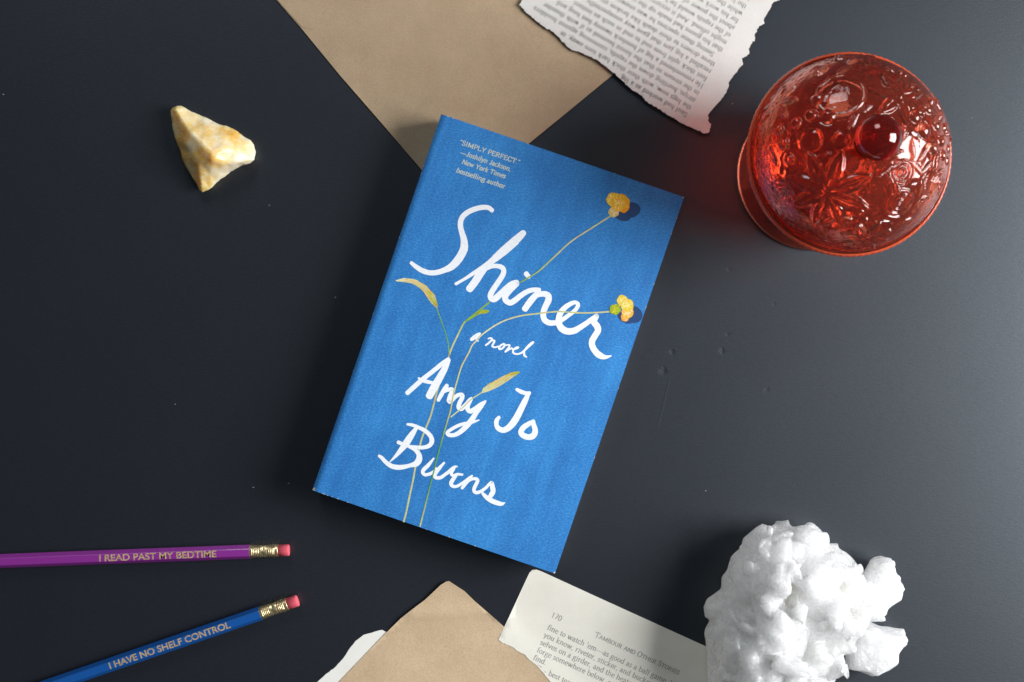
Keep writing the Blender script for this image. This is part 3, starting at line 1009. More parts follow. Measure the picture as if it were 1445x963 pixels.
# quotation at the head of the cover
for s, p, wpx, sz, sl in [('"SIMPLY PERFECT."', (648.0, 203.5), 90, 9.6, 0.0), ('_Joshilyn Jackson,', (648.5, 217.5), 76, 9.6, .12), ('New York Times', (651.0, 231.0), 65, 9.6, .12), ('bestselling author', (642.8, 242.8), 73, 9.6, .12)]:
    ink = Ink()
    u, v = bl(*p)
    set_text(ink, s, u, v, sz * kc, (1, 0), width=wpx * kc, stem=0.15, hair=0.10, slant=sl)
    cover_mesh('quote_lettering', ink, M_QUOTE, 0.00005)

# printed threadwork: stems, seed heads and flowers
rt = random.Random(5)
STRAW, STRAWD, LEAF, LEAFD, CREAM = (.62, .62, .28), (.52, .52, .22), (.26, .46, .05), (.12, .36, .12), (.78, .74, .46)


def thread(name, pts, wpx, cols, lift):
    """a twisted yarn: a run of short slanted stitches along the line"""
    path = catmull([bl(*p) for p in pts], 10)
    seg = []
    for a, b in zip(path, path[1:]):
        seg.append(math.hypot(b[0] - a[0], b[1] - a[1]))
    tot = sum(seg)
    ink = Ink()
    # dark yarn core
    n = len(path)
    core = []
    for i, p in enumerate(path):
        core.append((p[0], p[1], wpx * 0.98 * kc * (0.92 + 0.16 * rt.random())))
    full = tot
    acc = 0
    ci = 0
    base = len(ink.v)
    ink.ribbon(core, cap=False, col=cols[0])
    acc = [0]
    for s_ in seg:
        acc.append(acc[-1] + s_)
    for i in range(n):
        t = acc[i] / full * (len(cols) - 1)
        k = min(int(t), len(cols) - 2) if len(cols) > 1 else 0
        f = t - k if len(cols) > 1 else 0
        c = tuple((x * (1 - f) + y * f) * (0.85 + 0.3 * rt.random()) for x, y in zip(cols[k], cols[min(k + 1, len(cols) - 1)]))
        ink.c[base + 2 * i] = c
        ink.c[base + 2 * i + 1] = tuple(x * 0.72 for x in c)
    return cover_mesh(name, ink, M_PRINT, lift, cols=True)


LO, HI = 0.00004, 0.00012
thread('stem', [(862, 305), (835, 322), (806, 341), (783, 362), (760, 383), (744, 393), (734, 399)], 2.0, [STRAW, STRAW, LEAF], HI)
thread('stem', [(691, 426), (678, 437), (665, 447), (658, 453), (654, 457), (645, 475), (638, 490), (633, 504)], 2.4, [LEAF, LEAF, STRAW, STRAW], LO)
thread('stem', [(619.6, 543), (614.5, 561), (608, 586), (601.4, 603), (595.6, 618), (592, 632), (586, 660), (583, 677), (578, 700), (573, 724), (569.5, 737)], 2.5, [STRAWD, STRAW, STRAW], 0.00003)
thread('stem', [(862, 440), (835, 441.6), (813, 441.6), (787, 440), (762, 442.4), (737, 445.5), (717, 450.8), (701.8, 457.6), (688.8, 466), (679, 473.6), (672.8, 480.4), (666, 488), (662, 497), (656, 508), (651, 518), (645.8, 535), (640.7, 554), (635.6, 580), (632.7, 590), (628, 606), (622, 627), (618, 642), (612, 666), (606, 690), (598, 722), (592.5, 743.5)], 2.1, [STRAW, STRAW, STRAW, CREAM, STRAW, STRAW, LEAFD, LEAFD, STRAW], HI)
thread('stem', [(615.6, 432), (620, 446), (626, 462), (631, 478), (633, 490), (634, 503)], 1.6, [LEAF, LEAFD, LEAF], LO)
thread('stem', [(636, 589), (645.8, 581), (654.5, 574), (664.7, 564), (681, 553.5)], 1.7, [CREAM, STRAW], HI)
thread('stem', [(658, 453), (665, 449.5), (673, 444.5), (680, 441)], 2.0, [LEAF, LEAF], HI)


def seed_head(name, axis, cols):
    """stitched spindle: many fine overlapping stitches laid along a tapering axis"""
    path = catmull([(*bl(p[0], p[1]), p[2] * kc) for p in axis], 8)
    ink = Ink()
    ink.ribbon([(a, b, c_ * 0.92) for a, b, c_ in path], cap=True, col=tuple(x * .7 for x in cols[0]), step=2e-6)
    n = len(path)
    for _ in range(90):
        i = rt.randrange(0, n - 3)
        j = min(n - 1, i + rt.randrange(4, 9))
        sd = rt.uniform(-.42, .42)
        pts = []
        for k in range(i, j + 1):
            a = Vector(path[max(k - 1, 0)][:2])
            b = Vector(path[min(k + 1, n - 1)][:2])
            t = (b - a).normalized()
            q = Vector(path[k][:2]) + Vector((-t.y, t.x)) * path[k][2] * (sd + 0.12 * (k - i) / (j - i))
            pts.append((q.x, q.y, 0.75 * kc))
        f = (i + j) / 2 / n * (len(cols) - 1)
        k0 = min(int(f), len(cols) - 2)
        c = tuple((x * (1 - f + k0) + y * (f - k0)) * rt.uniform(.7, 1.25) for x, y in zip(cols[k0], cols[k0 + 1]))
        ink.ribbon(pts, cap=False, col=c, step=1e-6)
    cover_mesh(name, ink, M_PRINT, 0.00013, cols=True)


seed_head('seed_head', [(558.5, 396.5, 1.5), (569.7, 395.7, 6), (580.5, 397, 6.8), (591, 401.7, 8), (599.4, 408, 9), (606, 416, 10.5), (611.6, 424.5, 10), (616, 433.5, 3)], [CREAM, (.70, .56, .22), (.70, .52, .06), (.40, .38, .03)])
seed_head('seed_head', [(680, 554.5, 2), (684, 551, 7), (692, 546.5, 10), (703, 540.5, 11), (714, 534, 10), (725, 528.5, 6.5), (733, 525.5, 1.5)], [CREAM, (.70, .60, .28), (.68, .52, .06), (.30, .36, .02)])
seed_head('flower_bud', [(674, 443.5, 2), (680, 440.8, 5), (686, 440, 5.5), (690.5, 439.5, 1.5)], [(.5, .45, .03), (.25, .38, .03)])


def flower(name, cx, cy, lobes, calyx, shadow):
    """stitched blossom: lobes of radiating thread, with a calyx; its shadow printed dark blue beside it"""
    ink = Ink()
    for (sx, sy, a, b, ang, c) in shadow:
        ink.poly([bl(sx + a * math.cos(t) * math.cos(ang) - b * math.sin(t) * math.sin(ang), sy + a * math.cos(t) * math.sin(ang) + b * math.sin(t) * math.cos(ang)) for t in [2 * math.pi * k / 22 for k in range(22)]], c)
    cover_mesh('flower_shadow_print', ink, M_PRINT, 0.00003, cols=True)  # the blossom's shadow, coloured in as part of the cover print
    ink = Ink()
    for (lx, ly, rx, ry, base, tip, nst) in lobes:
        pts = []
        for k in range(26):
            t = 2 * math.pi * k / 26
            j = 1 + 0.05 * math.sin(5 * t + lx) + rt.uniform(-.03, .03)
            pts.append(bl(lx + rx * j * math.cos(t), ly + ry * j * math.sin(t)))
        ink.poly(pts, tuple(x * .85 for x in base))
        for _ in range(nst):
            t = rt.uniform(0, 2 * math.pi)
            r0, r1 = rt.uniform(0, .75), 0
            r1 = min(1.04, r0 + rt.uniform(.2, .5))
            bend = rt.uniform(-.25, .25)
            p = []
            for q in range(4):
                rr = r0 + (r1 - r0) * q / 3
                tt = t + bend * q / 3
                u, v = bl(lx + rx * rr * math.cos(tt), ly + ry * rr * math.sin(tt))
                p.append((u, v, (1.0 - .2 * q) * kc))
            mix = rt.random()
            c = tuple((x * (1 - mix) + y * mix) * rt.uniform(.75, 1.2) for x, y in zip(base, tip))
            ink.ribbon(p, cap=False, col=c, step=6e-7)
    cover_mesh(name, ink, M_PRINT, 0.00013, cols=True)


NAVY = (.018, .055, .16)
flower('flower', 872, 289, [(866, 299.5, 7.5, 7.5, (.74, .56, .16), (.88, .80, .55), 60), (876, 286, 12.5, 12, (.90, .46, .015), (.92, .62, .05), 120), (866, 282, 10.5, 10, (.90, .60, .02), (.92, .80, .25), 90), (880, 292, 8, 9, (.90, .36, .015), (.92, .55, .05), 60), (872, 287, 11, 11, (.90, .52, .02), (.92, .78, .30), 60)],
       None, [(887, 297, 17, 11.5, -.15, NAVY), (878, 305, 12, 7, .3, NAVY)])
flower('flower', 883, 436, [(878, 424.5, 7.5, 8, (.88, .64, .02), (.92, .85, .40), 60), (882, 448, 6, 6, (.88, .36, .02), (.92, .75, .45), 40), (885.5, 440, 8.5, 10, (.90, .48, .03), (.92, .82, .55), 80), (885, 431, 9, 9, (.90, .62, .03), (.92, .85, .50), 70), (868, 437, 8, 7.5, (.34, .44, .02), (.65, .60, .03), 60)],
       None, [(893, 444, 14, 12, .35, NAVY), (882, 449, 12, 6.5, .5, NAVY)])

# scuffed corners and edges of the cover
ink = Ink()
rw = random.Random(8)


def chip(u, v, a, b, ang=0.0):
    n = 9
    pts = []
    for k in range(n):
        t = 2 * math.pi * k / n
        r_ = rw.uniform(.7, 1.1)
        x, y = a * r_ * math.cos(t), b * r_ * math.sin(t)
        pu, pv = u + x * math.cos(ang) - y * math.sin(ang), v + x * math.sin(ang) + y * math.cos(ang)
        pts.append((min(max(pu, -BW / 2 + 1e-5), BW / 2 - 1e-5), min(max(pv, -BH / 2 + 1e-5), BH / 2 - 1e-5)))
    ink = Ink()
    ink.poly(pts)
    cover_mesh('edge_wear', ink, M_WEAR, 0.00006 + 2e-6 * rw.random())


chip(-BW / 2 + .0005, -BH / 2 + .0006, .0014, .0007, .9)
chip(-BW / 2 + .0008, -BH / 2 + .0004, .0011, .0005, 0)
for d, a in ((.0062, .0006), (.0072, .0004), (.0088, .0003), (.0115, .0003), (.0147, .0006), (.0205, .0004), (.031, .0003), (.066, .0003), (.079, .0005), (.094, .0005)):
    chip(-BW / 2 + d, -BH / 2 + .0001, a, .00022)
chip(BW / 2 - .0004, -BH / 2 + .0004, .0008, .0005, .8)
chip(BW / 2 - .0003, BH / 2 - .0004, .0005, .0004, .8)
for d in (.012, .021, .05, .063, .064, .11, .15):
    chip(BW / 2 - .0001, BH / 2 - d, .00016, .0005 * rw.uniform(.5, 1.2))
for d in (.03, .034, .071, .115, .148):
    chip(-BW / 2 + .0001, BH / 2 - d, .0002, .0004)
for d in (.004, .007, .05, .1):
    chip(-BW / 2 + d, BH / 2 - .0001, .0005, .0002)


# ------------------------------------------------------------------ pencils
def pencil(label, e_px, dir_px, m_lacquer, text, t0, t1, name='pencil'):
    """hexagonal pencil lying on a flat side; local x runs from the eraser end back towards the point"""
    AP = 0.00350                      # half the distance across flats
    CR = AP / math.cos(R(30))
    ex, ey, _ = P(e_px[0], e_px[1], AP)
    d = Vector((dir_px[0], -dir_px[1])).normalized()      # towards the eraser
    root = thing(name, label, 'pencil', (ex, ey, 0.00002), math.atan2(d.y, d.x), 'printed pencils on the black table')
    # along local -x : eraser 0..0.006, ferrule ..0.023, barrel beyond
    xe, xf, xb, xt = -0.0006, -0.0062, -0.0226, -0.172

    def ring(x, r, n, hexa=0.0, bump_=None):
        pts = []
        for k in range(n):
            a = 2 * math.pi * (k + .5) / n
            rr = r
            if hexa:
                aa = (a + math.pi / 6) % (math.pi / 3) - math.pi / 6
                # flats face straight up and down
                a6 = (a - math.pi / 2) % (math.pi / 3)
                a6 = min(a6, math.pi / 3 - a6)
                hexr = AP / math.cos(a6) if a6 < math.pi / 6 else CR
                hexr = min(hexr, CR * 0.975)
                rr = hexr
            if bump_:
                rr += bump_(x, a)
            pts.append((x, rr * math.cos(a), AP + rr * math.sin(a)))
        return pts

    def lathe(nm, prof, n, m, hexa=0, bump_=None, smooth=True, close=True):
        V, F_ = [], []
        for x, r in prof:
            V += ring(x, r, n, hexa, bump_)
        k = len(prof)
        for i in range(k - 1):
            for j in range(n):
                a, b = i * n + j, i * n + (j + 1) % n
                F_.append((a, a + n, b + n, b))
        if close:
            F_.append(tuple(range(n)))
            F_.append(tuple(reversed(range((k - 1) * n, k * n))))
        o = mesh_obj(nm, V, F_, m, root, smooth)
        return o

    barrel = lathe('barrel', [(xb + .0006, 1), (xt, 1)], 48, m_lacquer, 1, None, False)
    lathe('sharpened_cone', [(xt - .0001, AP * .97), (xt - .017, .0011)], 32, M_WOOD)
    lathe('lead_point', [(xt - .0171, .00108), (xt - .0212, .0002)], 20, M_LEAD)

    def fb(x, a):
        t = (x - xb) / (xf - xb)
        b_ = 0.0
        if .12 < t < .42 or .68 < t < .9:
            b_ += 0.00012 * math.sin(x * 2 * math.pi / 0.00095)
        # crimped dents around the sleeve
        for tt, ph in ((.10, 0), (.52, .5), (.84, 0)):
            for k in range(6):
                aa = (a - (k + ph) * math.pi / 3 + math.pi) % (2 * math.pi) - math.pi
                b_ += 0.00030 * math.exp(-((t - tt) / .055) ** 2 - (aa / .22) ** 2)
        b_ -= 0.00022 * math.exp(-((t - .5) / .05) ** 2)
        b_ -= 0.00018 * math.exp(-((t - .66) / .03) ** 2)
        return b_ - 0.0001

    RF = AP * 1.015
    prof = [(xb - 0.0004, RF * .985)] + [(xb + (xf - xb) * i / 90, RF) for i in range(91)] + [(xf + .0002, RF * .96)]
    lathe('ferrule', list(reversed(prof)), 72, M_GOLD, 0, fb)
    RE = AP * 0.93
    pe = [(xe + .0006, RE * .86), (xe + .00045, RE * .94), (xe + .0001, RE * .985), (xe - .0005, RE), (xf - .0012, RE)]
    lathe('eraser', pe, 40, M_ERASER)
    # gold-foil lettering on the upper flat
    fc = bpy.data.curves.new('lettering', 'FONT')
    fc.body = text
    fc.size = 1.0
    fc.offset = 0.022
    fc.align_x = 'LEFT'
    fo = bpy.data.objects.new('lettering_source', fc)
    COL.objects.link(fo)
    bpy.context.view_layer.update()
    dg = bpy.context.evaluated_depsgraph_get()
    me = bpy.data.meshes.new_from_object(fo.evaluated_get(dg))
    bpy.data.objects.remove(fo)
    xs = [v.co.x for v in me.vertices]
    x0, x1 = min(xs), max(xs)
    ys = [v.co.y for v in me.vertices]
    y0, y1 = min(ys), max(ys)
    hgt = 0.0038
    for v in me.vertices:
        v.co = Vector((t0 + (v.co.x - x0) / (x1 - x0) * (t1 - t0), (v.co.y - (y0 + y1) / 2) / (y1 - y0) * hgt, 2 * AP + 0.00004))
    me.materials.clear()
    me.materials.append(M_FOIL)
    lo = bpy.data.objects.new('lettering', me)
    COL.objects.link(lo)
    lo.parent = barrel
    return root


kp = (CAM_H - 0.007) / FPX
pencil('purple hexagonal pencil stamped I READ PAST MY BEDTIME in gold, pink eraser', (408.2, 776.6), (408, -15.4), M_PURPLE, 'I READ PAST MY BEDTIME', -267 * kp, -101.5 * kp)
pencil('blue hexagonal pencil stamped I HAVE NO SHELF CONTROL in gold, pink eraser', (420.3, 847.5), (332, -114), M_BLUE, 'I HAVE NO SHELF CONTROL', -280 * kp, -100 * kp)

# ------------------------------------------------------------------ honey calcite stone
stone_out = [(185, 160), (200, 135), (240, 115), (275, 115), (330, 145), (400, 180), (470, 205), (540, 245), (610, 275), (660, 285), (750, 330), (800, 375), (870, 410), (900, 450), (912, 520), (900, 575), (860, 610), (800, 625), (700, 680), (640, 725), (580, 770), (530, 820), (455, 858), (430, 840), (410, 790), (350, 700), (300, 620), (260, 500), (215, 380), (195, 290), (185, 220)]


def sp(x, y, z):
    return P(210 + x * .1662, 130 + y * .1662, z)


rim = [Vector(sp(x, y, .005)) for x, y in stone_out]
cen = sum(rim, Vector()) / len(rim)
stone = thing('calcite_stone', 'small rough wedge of honey and white banded calcite on bare black table', 'stone', (cen.x, cen.y, 0))
inner = [(235, 150, 10), (280, 230, 12), (350, 335, 15.5), (440, 430, 18.5), (525, 520, 20.5), (545, 580, 20), (650, 602, 16), (760, 598, 13), (860, 580, 10), (640, 470, 18), (740, 480, 14.5), (600, 370, 14), (700, 390, 12), (480, 290, 12), (820, 450, 10),
         (420, 600, 15), (370, 520, 14), (300, 420, 12.5), (440, 720, 11), (520, 690, 12), (450, 800, 8.5), (600, 690, 10)]
ip = [Vector(sp(x, y, h / 1000)) for x, y, h in inner]
pts2 = [Vector((p.x, p.y)) for p in rim] + [Vector((p.x, p.y)) for p in ip]
zz = [.0055] * len(rim) + [p.z for p in ip]
vs, es, fs, orig, *_ = delaunay_2d_cdt(pts2, [(i, (i + 1) % len(rim)) for i in range(len(rim))], [], 1, 1e-7)
nv = len(vs)
nr = len(rim)
V = [(v.x - cen.x, v.y - cen.y, zz[orig[i][0]]) for i, v in enumerate(vs)]
F_ = [tuple(f) for f in fs]
low = {}
for i in range(nv):
    if orig[i][0] < nr:
        low[i] = len(V)
        V.append((V[i][0] * .86, V[i][1] * .86, 0.0))
ed = {(f[i], f[(i + 1) % len(f)]) for f in F_ for i in range(len(f))}
bl_edges = [(a, b) for (a, b) in ed if (b, a) not in ed]
for a, b in bl_edges:
    F_.append((b, a, low[a], low[b]))
nxt = {a: b for a, b in bl_edges}
st = bl_edges[0][0]
loop = [st]
while nxt[loop[-1]] != st:
    loop.append(nxt[loop[-1]])
F_.append(tuple(low[i] for i in reversed(loop)))
bm = bmesh.new()
bv = [bm.verts.new(v) for v in V]
for f in F_:
    bm.faces.new([bv[i] for i in f])
bmesh.ops.triangulate(bm, faces=bm.faces[:])
bmesh.ops.subdivide_edges(bm, edges=bm.edges[:], cuts=5, use_grid_fill=True)
bmesh.ops.smooth_vert(bm, verts=bm.verts[:], factor=0.5, use_axis_x=True, use_axis_y=True, use_axis_z=True)
bm.normal_update()
for v in bm.verts:
    c = v.co
    k = 0.0004 * noise.noise(c * 190) + 0.00022 * noise.noise(c * 520)
    v.co = c + v.normal * k
    v.co.z = max(v.co.z, 0.00002)
bm_obj('stone_body', bm, M_CALCITE, stone, True)

# ------------------------------------------------------------------ white quartz cluster
qz = [(350, 100), (400, 88), (440, 98), (500, 85), (580, 95), (655, 78), (700, 95), (735, 140), (760, 205), (800, 210), (860, 240), (905, 280), (950, 345), (985, 470), (1000, 610), (930, 690), (850, 800), (830, 870), (800, 960), (760, 1040), (660, 1110), (480, 1150), (300, 1120), (140, 1060), (75, 963), (70, 830), (60, 680), (90, 670), (85, 615), (60, 610), (52, 550), (75, 505), (150, 450), (155, 380), (190, 340), (205, 270), (265, 210), (275, 160)]
flake1 = [(930, 420), (960, 340), (1000, 265), (1040, 255), (1105, 270), (1115, 310), (1140, 370), (1165, 415), (1155, 500), (1065, 560), (1055, 600), (1005, 620), (940, 620), (900, 540)]
flake2 = [(850, 780), (900, 690), (980, 625), (1050, 655), (1185, 668), (1185, 735), (1145, 790), (1140, 850), (1080, 900), (1000, 940), (900, 900), (850, 895)]


def qp(x, y, z=0.02):
    return P(980 + x * .2524, 720 + y * .2524, z)


rq = random.Random(77)
qc = Vector(qp(470, 600))
quartz = thing('quartz_cluster', 'large white cloudy quartz crystal cluster resting on corner of cream page', 'crystal', (qc.x, qc.y, 0.0009))


def hull_chunk(bm, c, r, squash=(1, 1, 1), n=13, spike=None):
    vs_ = []
    for _ in range(n):
        d = Vector((rq.gauss(0, 1), rq.gauss(0, 1), rq.gauss(0, 1))).normalized()
        q = Vector((d.x * squash[0], d.y * squash[1], d.z * squash[2])) * r * rq.uniform(.82, 1.08)
        vs_.append(bm.verts.new(Vector(c) + q))
    bmesh.ops.convex_hull(bm, input=vs_)
    loose = [v for v in vs_ if v.is_valid and not v.link_faces]
    bmesh.ops.delete(bm, geom=loose, context='VERTS')


def edge_dist(p, poly):
    best = 1e9
    for i in range(len(poly)):
        a, b = Vector(poly[i]), Vector(poly[(i + 1) % len(poly)])
        d = b - a
        t = max(0, min(1, (Vector(p) - a).dot(d) / d.length_squared))
        best = min(best, (Vector(p) - a - d * t).length)
    return best


def prism_slab(bm, poly, z0, z1, inset0, inset1):
    """faceted slab from an outline: broad at mid height, drawn in above and below"""
    c = sum((Vector(p) for p in poly), Vector((0, 0))) / len(poly)
    zs = [(z0, inset0), ((z0 * .55 + z1 * .45), 1.0), (z1, inset1)]
    rings = []
    for z, s in zs:
        rings.append([bm.verts.new((c.x + (p[0] - c.x) * s, c.y + (p[1] - c.y) * s, z + rq.uniform(-.001, .001))) for p in poly])
    n_ = len(poly)
    for a, b in zip(rings, rings[1:]):
        for i in range(n_):
            bm.faces.new((a[i], a[(i + 1) % n_], b[(i + 1) % n_], b[i]))
    bm.faces.new(list(reversed(rings[0])))
    bm.faces.new(rings[-1])


def to_local(poly, z):
    return [(qp(x, y, z)[0] - qc.x, qp(x, y, z)[1] - qc.y) for x, y in reversed(poly)]


bm = bmesh.new()
main = to_local(qz, 0.018)
prism_slab(bm, main, 0.0, 0.030, .86, .78)
f1 = to_local(flake1, 0.016)
f2 = to_local(flake2, 0.014)
prism_slab(bm, f1, 0.004, 0.024, .80, .84)
prism_slab(bm, f2, 0.000, 0.022, .80, .80)
dmax = 0.038
placed = 0
while placed < 95:
    x = rq.uniform(-.05, .05)
    y = rq.uniform(-.06, .055)
    if not inside((x, y), main):
        continue
    d = edge_dist((x, y), main)
    if d < 0.0035:
        continue
    hh = 0.056 * math.sqrt(max(0, 1 - (1 - min(1, d / dmax)) ** 2)) + 0.006
    r_ = min(rq.uniform(.007, .0165), d * 1.02)
    z = hh - r_ * 1.12
    hull_chunk(bm, (x, y, max(z, r_)), r_, (rq.uniform(.7, 1.1), rq.uniform(.7, 1.1), rq.uniform(.7, 1.1)), rq.randrange(8, 12))
    placed += 1
# a solid core below the crystals
for k in range(60):
    x, y = rq.uniform(-.04, .04), rq.uniform(-.05, .045)
    if inside((x, y), main):
        d = edge_dist((x, y), main)
        r_ = min(.016, d)
        hh = 0.056 * math.sqrt(max(0, 1 - (1 - min(1, d / dmax)) ** 2))
        hull_chunk(bm, (x, y, max(r_, hh - r_ * 1.6)), r_, (1, 1, 1.1), 18)
for poly, zt in ((f1, .020), (f2, .020)):
    for k in range(7):
        while True:
            x, y = rq.uniform(-.02, .08), rq.uniform(-.06, .06)
            if inside((x, y), poly):
                break
        d = edge_dist((x, y), poly)
        r_ = min(rq.uniform(.004, .008), d * 1.05 + .001)
        hull_chunk(bm, (x, y, zt - .001 + rq.uniform(-.002, .002)), r_, (1.1, 1.1, .6), 9)
# broken steps around the outline
for k in range(len(main)):
    a, b = Vector(main[k]), Vector(main[(k + 1) % len(main)])
    for t in (0.15, .5, .85):
        if rq.random() < .4:
            p = a.lerp(b, t) * rq.uniform(.90, .95)
            hull_chunk(bm, (p.x, p.y, rq.uniform(.008, .028)), rq.uniform(.0030, .0065), (1, 1, 1.2), 8)


def voxel(bm_, size):
    raw = bpy.data.meshes.new('quartz_raw')
    bm_.to_mesh(raw)
    bm_.free()
    tmp = bpy.data.objects.new('quartz_raw', raw)
    COL.objects.link(tmp)
    rm = tmp.modifiers.new('remesh', 'REMESH')
    rm.mode = 'VOXEL'
    rm.voxel_size = size
    rm.adaptivity = 0.0
    bpy.context.view_layer.update()
    out = bpy.data.meshes.new_from_object(tmp.evaluated_get(bpy.context.evaluated_depsgraph_get()))
    bpy.data.objects.remove(tmp)
    return out


qm = voxel(bm, 0.0009)
bm = bmesh.new()
bm.from_mesh(qm)
bm.normal_update()
spots = []
vv = bm.verts[:]
while len(spots) < 120:
    v = vv[rq.randrange(len(vv))]
    if v.co.z > .008:
        spots.append((v.co - v.normal * rq.uniform(.0010, .0040), rq.uniform(.0026, .0075)))
for v in vv:
    c = v.co
    v.co = c + v.normal * (0.0006 * noise.noise(c * 150 + Vector((3, 1, 2))))
for c, r_ in spots:
    hull_chunk(bm, c, r_, (rq.uniform(.5, 1.2), rq.uniform(.5, 1.2), rq.uniform(.5, 1.1)), rq.randrange(7, 10))
qm = voxel(bm, 0.00055)
qm.name = 'crystal_mass'
bm = bmesh.new()
bm.from_mesh(qm)
for v in bm.verts:
    v.co.z = max(v.co.z, 0)
bm.to_mesh(qm)
bm.free()
qm.polygons.foreach_set('use_smooth', [True] * len(qm.polygons))
qm.materials.clear()
qm.materials.append(M_QUARTZ)
qo = bpy.data.objects.new('crystal_mass', qm)
COL.objects.link(qo)
qo.parent = quartz

# ------------------------------------------------------------------ red pressed-glass candy jar
JX, JY = 0.1692, 0.0937
ZR = 0.085
RL, HL = 0.0495, 0.044
jar = thing('candy_jar', 'red pressed-glass candy jar with embossed floral domed lid and round knob', 'jar', (JX, JY, 0.00002))
rj = random.Random(4)


def az(a, t):
    return Vector((R(a) * RL * math.cos(R(t)), R(a) * RL * math.sin(R(t))))


FLOW = [(az(36, 230), .0225, 8, .35), (az(66, 274), .017, 9, .1), (az(33, 56), .016, 7, .6), (az(68, 150), .016, 8, .2), (az(72, 20), .016, 8, .5), (az(70, 90), .015, 8, .5)]
RING = [(az(33, 118), .0125), (az(24, 320), .0065), (az(40, 300), .0085), (az(63, 210), .009), (az(58, 335), .010), (az(62, 118), .006)]
BEAD = [(az(a, t), r) for a, t, r in [(39, 136, .0036), (37, 152, .0034), (27, 146, .0036), (44, 162, .0033), (32, 176, .0060), (15, 174, .0042), (31, 30, .0032), (34, 14, .0040), (47, 16, .0030), (41, 358, .0034), (53, 354, .0030), (45, 30, .0030), (50, 4, .0030), (56, 34, .0030), (60, 14, .0028), (62, 352, .0028), (63, 0, .0026), (50, 178, .0034), (55, 168, .003), (47, 190, .003), (57, 60, .003), (54, 70, .0026), (50, 48, .003), (40, 264, .0034), (47, 258, .0024), (46, 270, .0024)]]
LEAFS = [(az(33, 352), .013, 30), (az(53, 245), .013, 200), (az(29, 78), .012, 150), (az(56, 240), .014, 60), (az(43, 326), .012, 250), (az(58, 300), .013, 10), (az(18, 100), .010, 10), (az(20, 240), .009, 120), (az(24, 196), .010, 170), (az(60, 185), .013, 100), (az(50, 105), .013, 20), (az(20, 20), .011, 60), (az(30, 335), .011, 300), (az(24, 352), .010, 80), (az(38, 340), .012, 20), (az(17, 300), .010, 200), (az(14, 340), .009, 350), (az(32, 305), .011, 110), (az(46, 345), .012, 75), (az(14, 130), .009, 220), (az(16, 60), .009, 150), (az(46, 120), .012, 200), (az(50, 285), .013, 330), (az(52, 315), .013, 40)]


def relief(q):
    h = 0.0
    for c, Lp, n_, ph in FLOW:
        d = q - c
        rho = d.length
        if rho < Lp:
            if rho < Lp * .13:
                h = max(h, 1.2 * math.sqrt(max(0, 1 - (rho / (Lp * .13)) ** 2)))
            phi = math.atan2(d.y, d.x) + ph
            sct = 2 * math.pi / n_
            da = (phi + sct / 2) % sct - sct / 2
            wp = (1.35 / n_ * 1.25) * Lp * math.sin(math.pi * min(1, rho / Lp)) ** .8 + 1e-9
            x = abs(da * rho) / wp
            if x < 1:
                h = max(h, 1.5 * min(1, (1 - x) * 2.6) * (.55 + .45 * rho / Lp) - 0.7 * math.exp(-(x / .14) ** 2) * min(1, rho / Lp * 5) * (1 - rho / Lp))
    for c, r in BEAD:
        d = (q - c).length / r
        if d < 1:
            h = max(h, 1.7 * math.sqrt(1 - d * d) * min(1, r / .0035))
        elif d < 1.3:
            h = max(h - .3 * (1.3 - d) / .3, -0.3)
    for c, r in RING:
        d = (q - c).length / r
        if d < 1.05:
            if r > .011:                                   # a plum: smooth swelling with a small seeded eye
                hh = 0.75 * (1 - d ** 6) if d < 1 else 0
                hh += 0.45 * math.exp(-((d - .96) / .05) ** 2)
                if d < .36:
                    hh += 0.30 * math.sin(q.x * 5200) * math.sin(q.y * 5200)
                h = max(h, hh)
            else:                                          # a rose: a spiral of petals
                an = math.atan2(q.y - c.y, q.x - c.x)
                h = max(h, 0.45 + 0.5 * math.cos(d * 3.2 * 2 * math.pi + an) - .3 * d)
    for c, l, a in LEAFS:
        d = q - c
        ca, sa = math.cos(R(a)), math.sin(R(a))
        x, y = d.x * ca + d.y * sa, -d.x * sa + d.y * ca
        y -= 0.12 * l * math.sin(math.pi * x / l)
        if abs(x) < l / 2:
            wl = 0.17 * l * math.cos(math.pi * x / l)
            if abs(y) < wl:
                t = abs(y) / wl
                h = max(h, 0.9 * (1 - t * t) - .45 * math.exp(-(t / .15) ** 2) + .12 * math.sin((x + abs(y)) / l * 50))
    return h


def stipple(q, a):
    # rough stippled ground towards the edge of the lid
    k = sstep(R(58), R(72), a)
    return k * 0.55 * noise.noise((q.x * 620, q.y * 620, 1.0)) + 0.14 * noise.noise((q.x * 210, q.y * 210, 4.0)) + 0.08 * noise.noise((q.x * 420, q.y * 420, 9.0))


def dome(a, rl, hl):
    # slightly squared dome so that the wall stands steep above its rim
    sa, ca = math.sin(a), math.cos(a)
    return rl * sa ** 0.94, hl * max(0, ca) ** 0.92


NT, NA = 420, 170
AMP = 0.00125
V, F_ = [], []
A0 = R(6.5)
for i in range(NA + 1):
    a = A0 + (R(88) - A0) * i / NA
    for j in range(NT):
        t = 2 * math.pi * j / NT
        r, z = dome(a, RL - .0008, HL)
        q = Vector((a * RL * math.cos(t), a * RL * math.sin(t)))
        fade = sstep(A0, R(11), a) * (1 - .45 * sstep(R(48), R(68), a)) * (1 - sstep(R(80), R(87), a))
        h = AMP * fade * (relief(q) + stipple(q, a))
        nx, nz = math.sin(a), math.cos(a)
        V.append(((r + h * nx) * math.cos(t), (r + h * nx) * math.sin(t), ZR + z + h * nz))


def rings(prof, n_):
    return [[(r * math.cos(2 * math.pi * j / n_), r * math.sin(2 * math.pi * j / n_), z) for j in range(n_)] for r, z in prof]


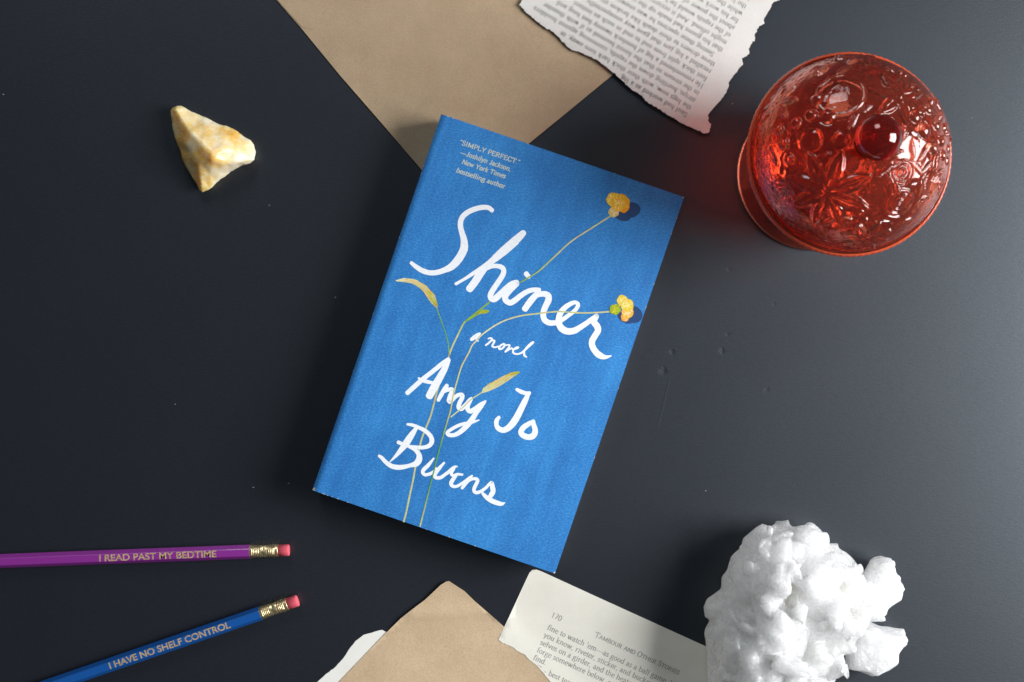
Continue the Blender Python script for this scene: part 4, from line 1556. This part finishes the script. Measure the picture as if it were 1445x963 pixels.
# rolled flange, then the smooth inside of the lid
zr = ZR
tail = [(RL - .0004, zr + .0022), (RL + .0004, zr + .0020), (RL + .0006, zr + .0012), (RL + .0006, zr - .0004), (RL + .0002, zr - .0012), (RL - .0018, zr - .0012), (RL - .0034, zr - .0006), (RL - .0040, zr + .0012)]
inn = []
for i in range(1, 26):
    a = R(86) * (1 - i / 26)
    r, z = dome(a, RL - .0042, HL - .0038)
    inn.append((r, ZR + z))
allr = rings(tail + inn, NT)
base = len(V)
for rg in allr:
    V += rg
nrings = (NA + 1) + len(allr)
for i in range(nrings - 1):
    for j in range(NT):
        a, b = i * NT + j, i * NT + (j + 1) % NT
        F_.append((a, a + NT, b + NT, b))
F_.append(tuple(range(NT)))
F_.append(tuple(reversed(range((nrings - 1) * NT, nrings * NT))))
lid = mesh_obj('lid', V, F_, M_GLASS, jar, True)


def turned(name, prof, n_, parent, mod=None):
    V, F_ = [], []
    for r, z in prof:
        for j in range(n_):
            t = 2 * math.pi * j / n_
            rr = r + (mod(r, z, t) if mod else 0)
            V.append((rr * math.cos(t), rr * math.sin(t), z))
    k = len(prof)
    for i in range(k - 1):
        for j in range(n_):
            a, b = i * n_ + j, i * n_ + (j + 1) % n_
            F_.append((a, b, b + n_, a + n_))
    F_.append(tuple(reversed(range(n_))))
    F_.append(tuple(range((k - 1) * n_, k * n_)))
    return mesh_obj(name, V, F_, M_GLASS, parent, True)


# beaded rim of the lid
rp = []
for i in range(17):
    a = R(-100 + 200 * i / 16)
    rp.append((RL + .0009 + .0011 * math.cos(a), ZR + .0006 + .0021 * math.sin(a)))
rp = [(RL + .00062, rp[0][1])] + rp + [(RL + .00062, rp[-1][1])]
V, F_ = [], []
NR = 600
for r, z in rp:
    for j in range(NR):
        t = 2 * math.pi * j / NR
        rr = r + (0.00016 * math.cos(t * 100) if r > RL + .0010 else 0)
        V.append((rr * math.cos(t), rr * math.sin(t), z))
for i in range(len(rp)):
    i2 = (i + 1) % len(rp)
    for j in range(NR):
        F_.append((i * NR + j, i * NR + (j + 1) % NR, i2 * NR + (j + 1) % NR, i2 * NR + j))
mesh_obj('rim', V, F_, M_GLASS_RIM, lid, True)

# knob: waisted stem and ball
z0 = ZR + HL + 0.0002
kn = [(0.0078, z0 - .0006), (0.0080, z0 + .0012), (0.0068, z0 + .0030), (0.0058, z0 + .0050), (0.0060, z0 + .0066)]
zc = z0 + .0150
for i in range(20):
    a = R(-48 + (48 + 88) * i / 19)
    kn.append((0.0107 * math.cos(a), zc + .0104 * math.sin(a)))
knob = turned('knob', kn, 64, lid)
knob.data.materials[0] = M_GLASS_KNOB

# bowl: outer wall with pressed pattern, and inner wall
bo = [(0.030, 0.0072)]
for i in range(1, 60):
    t = i / 59
    bo.append((0.031 + 0.0165 * math.sin(t * math.pi / 2) ** .8, 0.0072 + (ZR - .0032 - .0072) * t))
bo += [(0.0475, ZR - .0024), (0.0450, ZR - .0022), (0.0440, ZR - .0040)]
for i in range(1, 24):
    t = 1 - i / 24
    bo.append((0.0012 + 0.0425 * math.sin(t * math.pi / 2) ** .7, 0.0120 + (ZR - .0045 - .0120) * t))


def bowl_pat(r, z, t):
    if r > 0.0305 + 0.012 * 0 and z > 0.012 and z < ZR - .008:
        e = math.cos(t * 14) * math.cos(z / .011 * math.pi)
        return 0.0007 * max(0, e) + .0003 * noise.noise((t * 12, z * 500, 2))
    return 0


# only the outer wall carries the pattern
no = 60
bowl_prof = bo


V, F_ = [], []
NB = 220
for idx, (r, z) in enumerate(bowl_prof):
    for j in range(NB):
        t = 2 * math.pi * j / NB
        rr = r + (bowl_pat(r, z, t) if idx < no else 0)
        V.append((rr * math.cos(t), rr * math.sin(t), z))
k = len(bowl_prof)
for i in range(k - 1):
    for j in range(NB):
        a, b = i * NB + j, i * NB + (j + 1) % NB
        F_.append((a, b, b + NB, a + NB))
F_.append(tuple(reversed(range(NB))))
F_.append(tuple(range((k - 1) * NB, k * NB)))
mesh_obj('bowl', V, F_, M_GLASS, jar, True)

# foot: spreading disc with a fine reeded edge
fp = [(0.0400, 0.0), (0.0422, 0.0006), (0.0428, 0.0018), (0.0424, 0.0030), (0.0412, 0.0038), (0.0390, 0.0042), (0.0350, 0.0052), (0.0318, 0.0070)]
turned('foot', fp, 480, jar, lambda r, z, t: 0.00016 * math.cos(t * 120) if r > .0385 else 0)
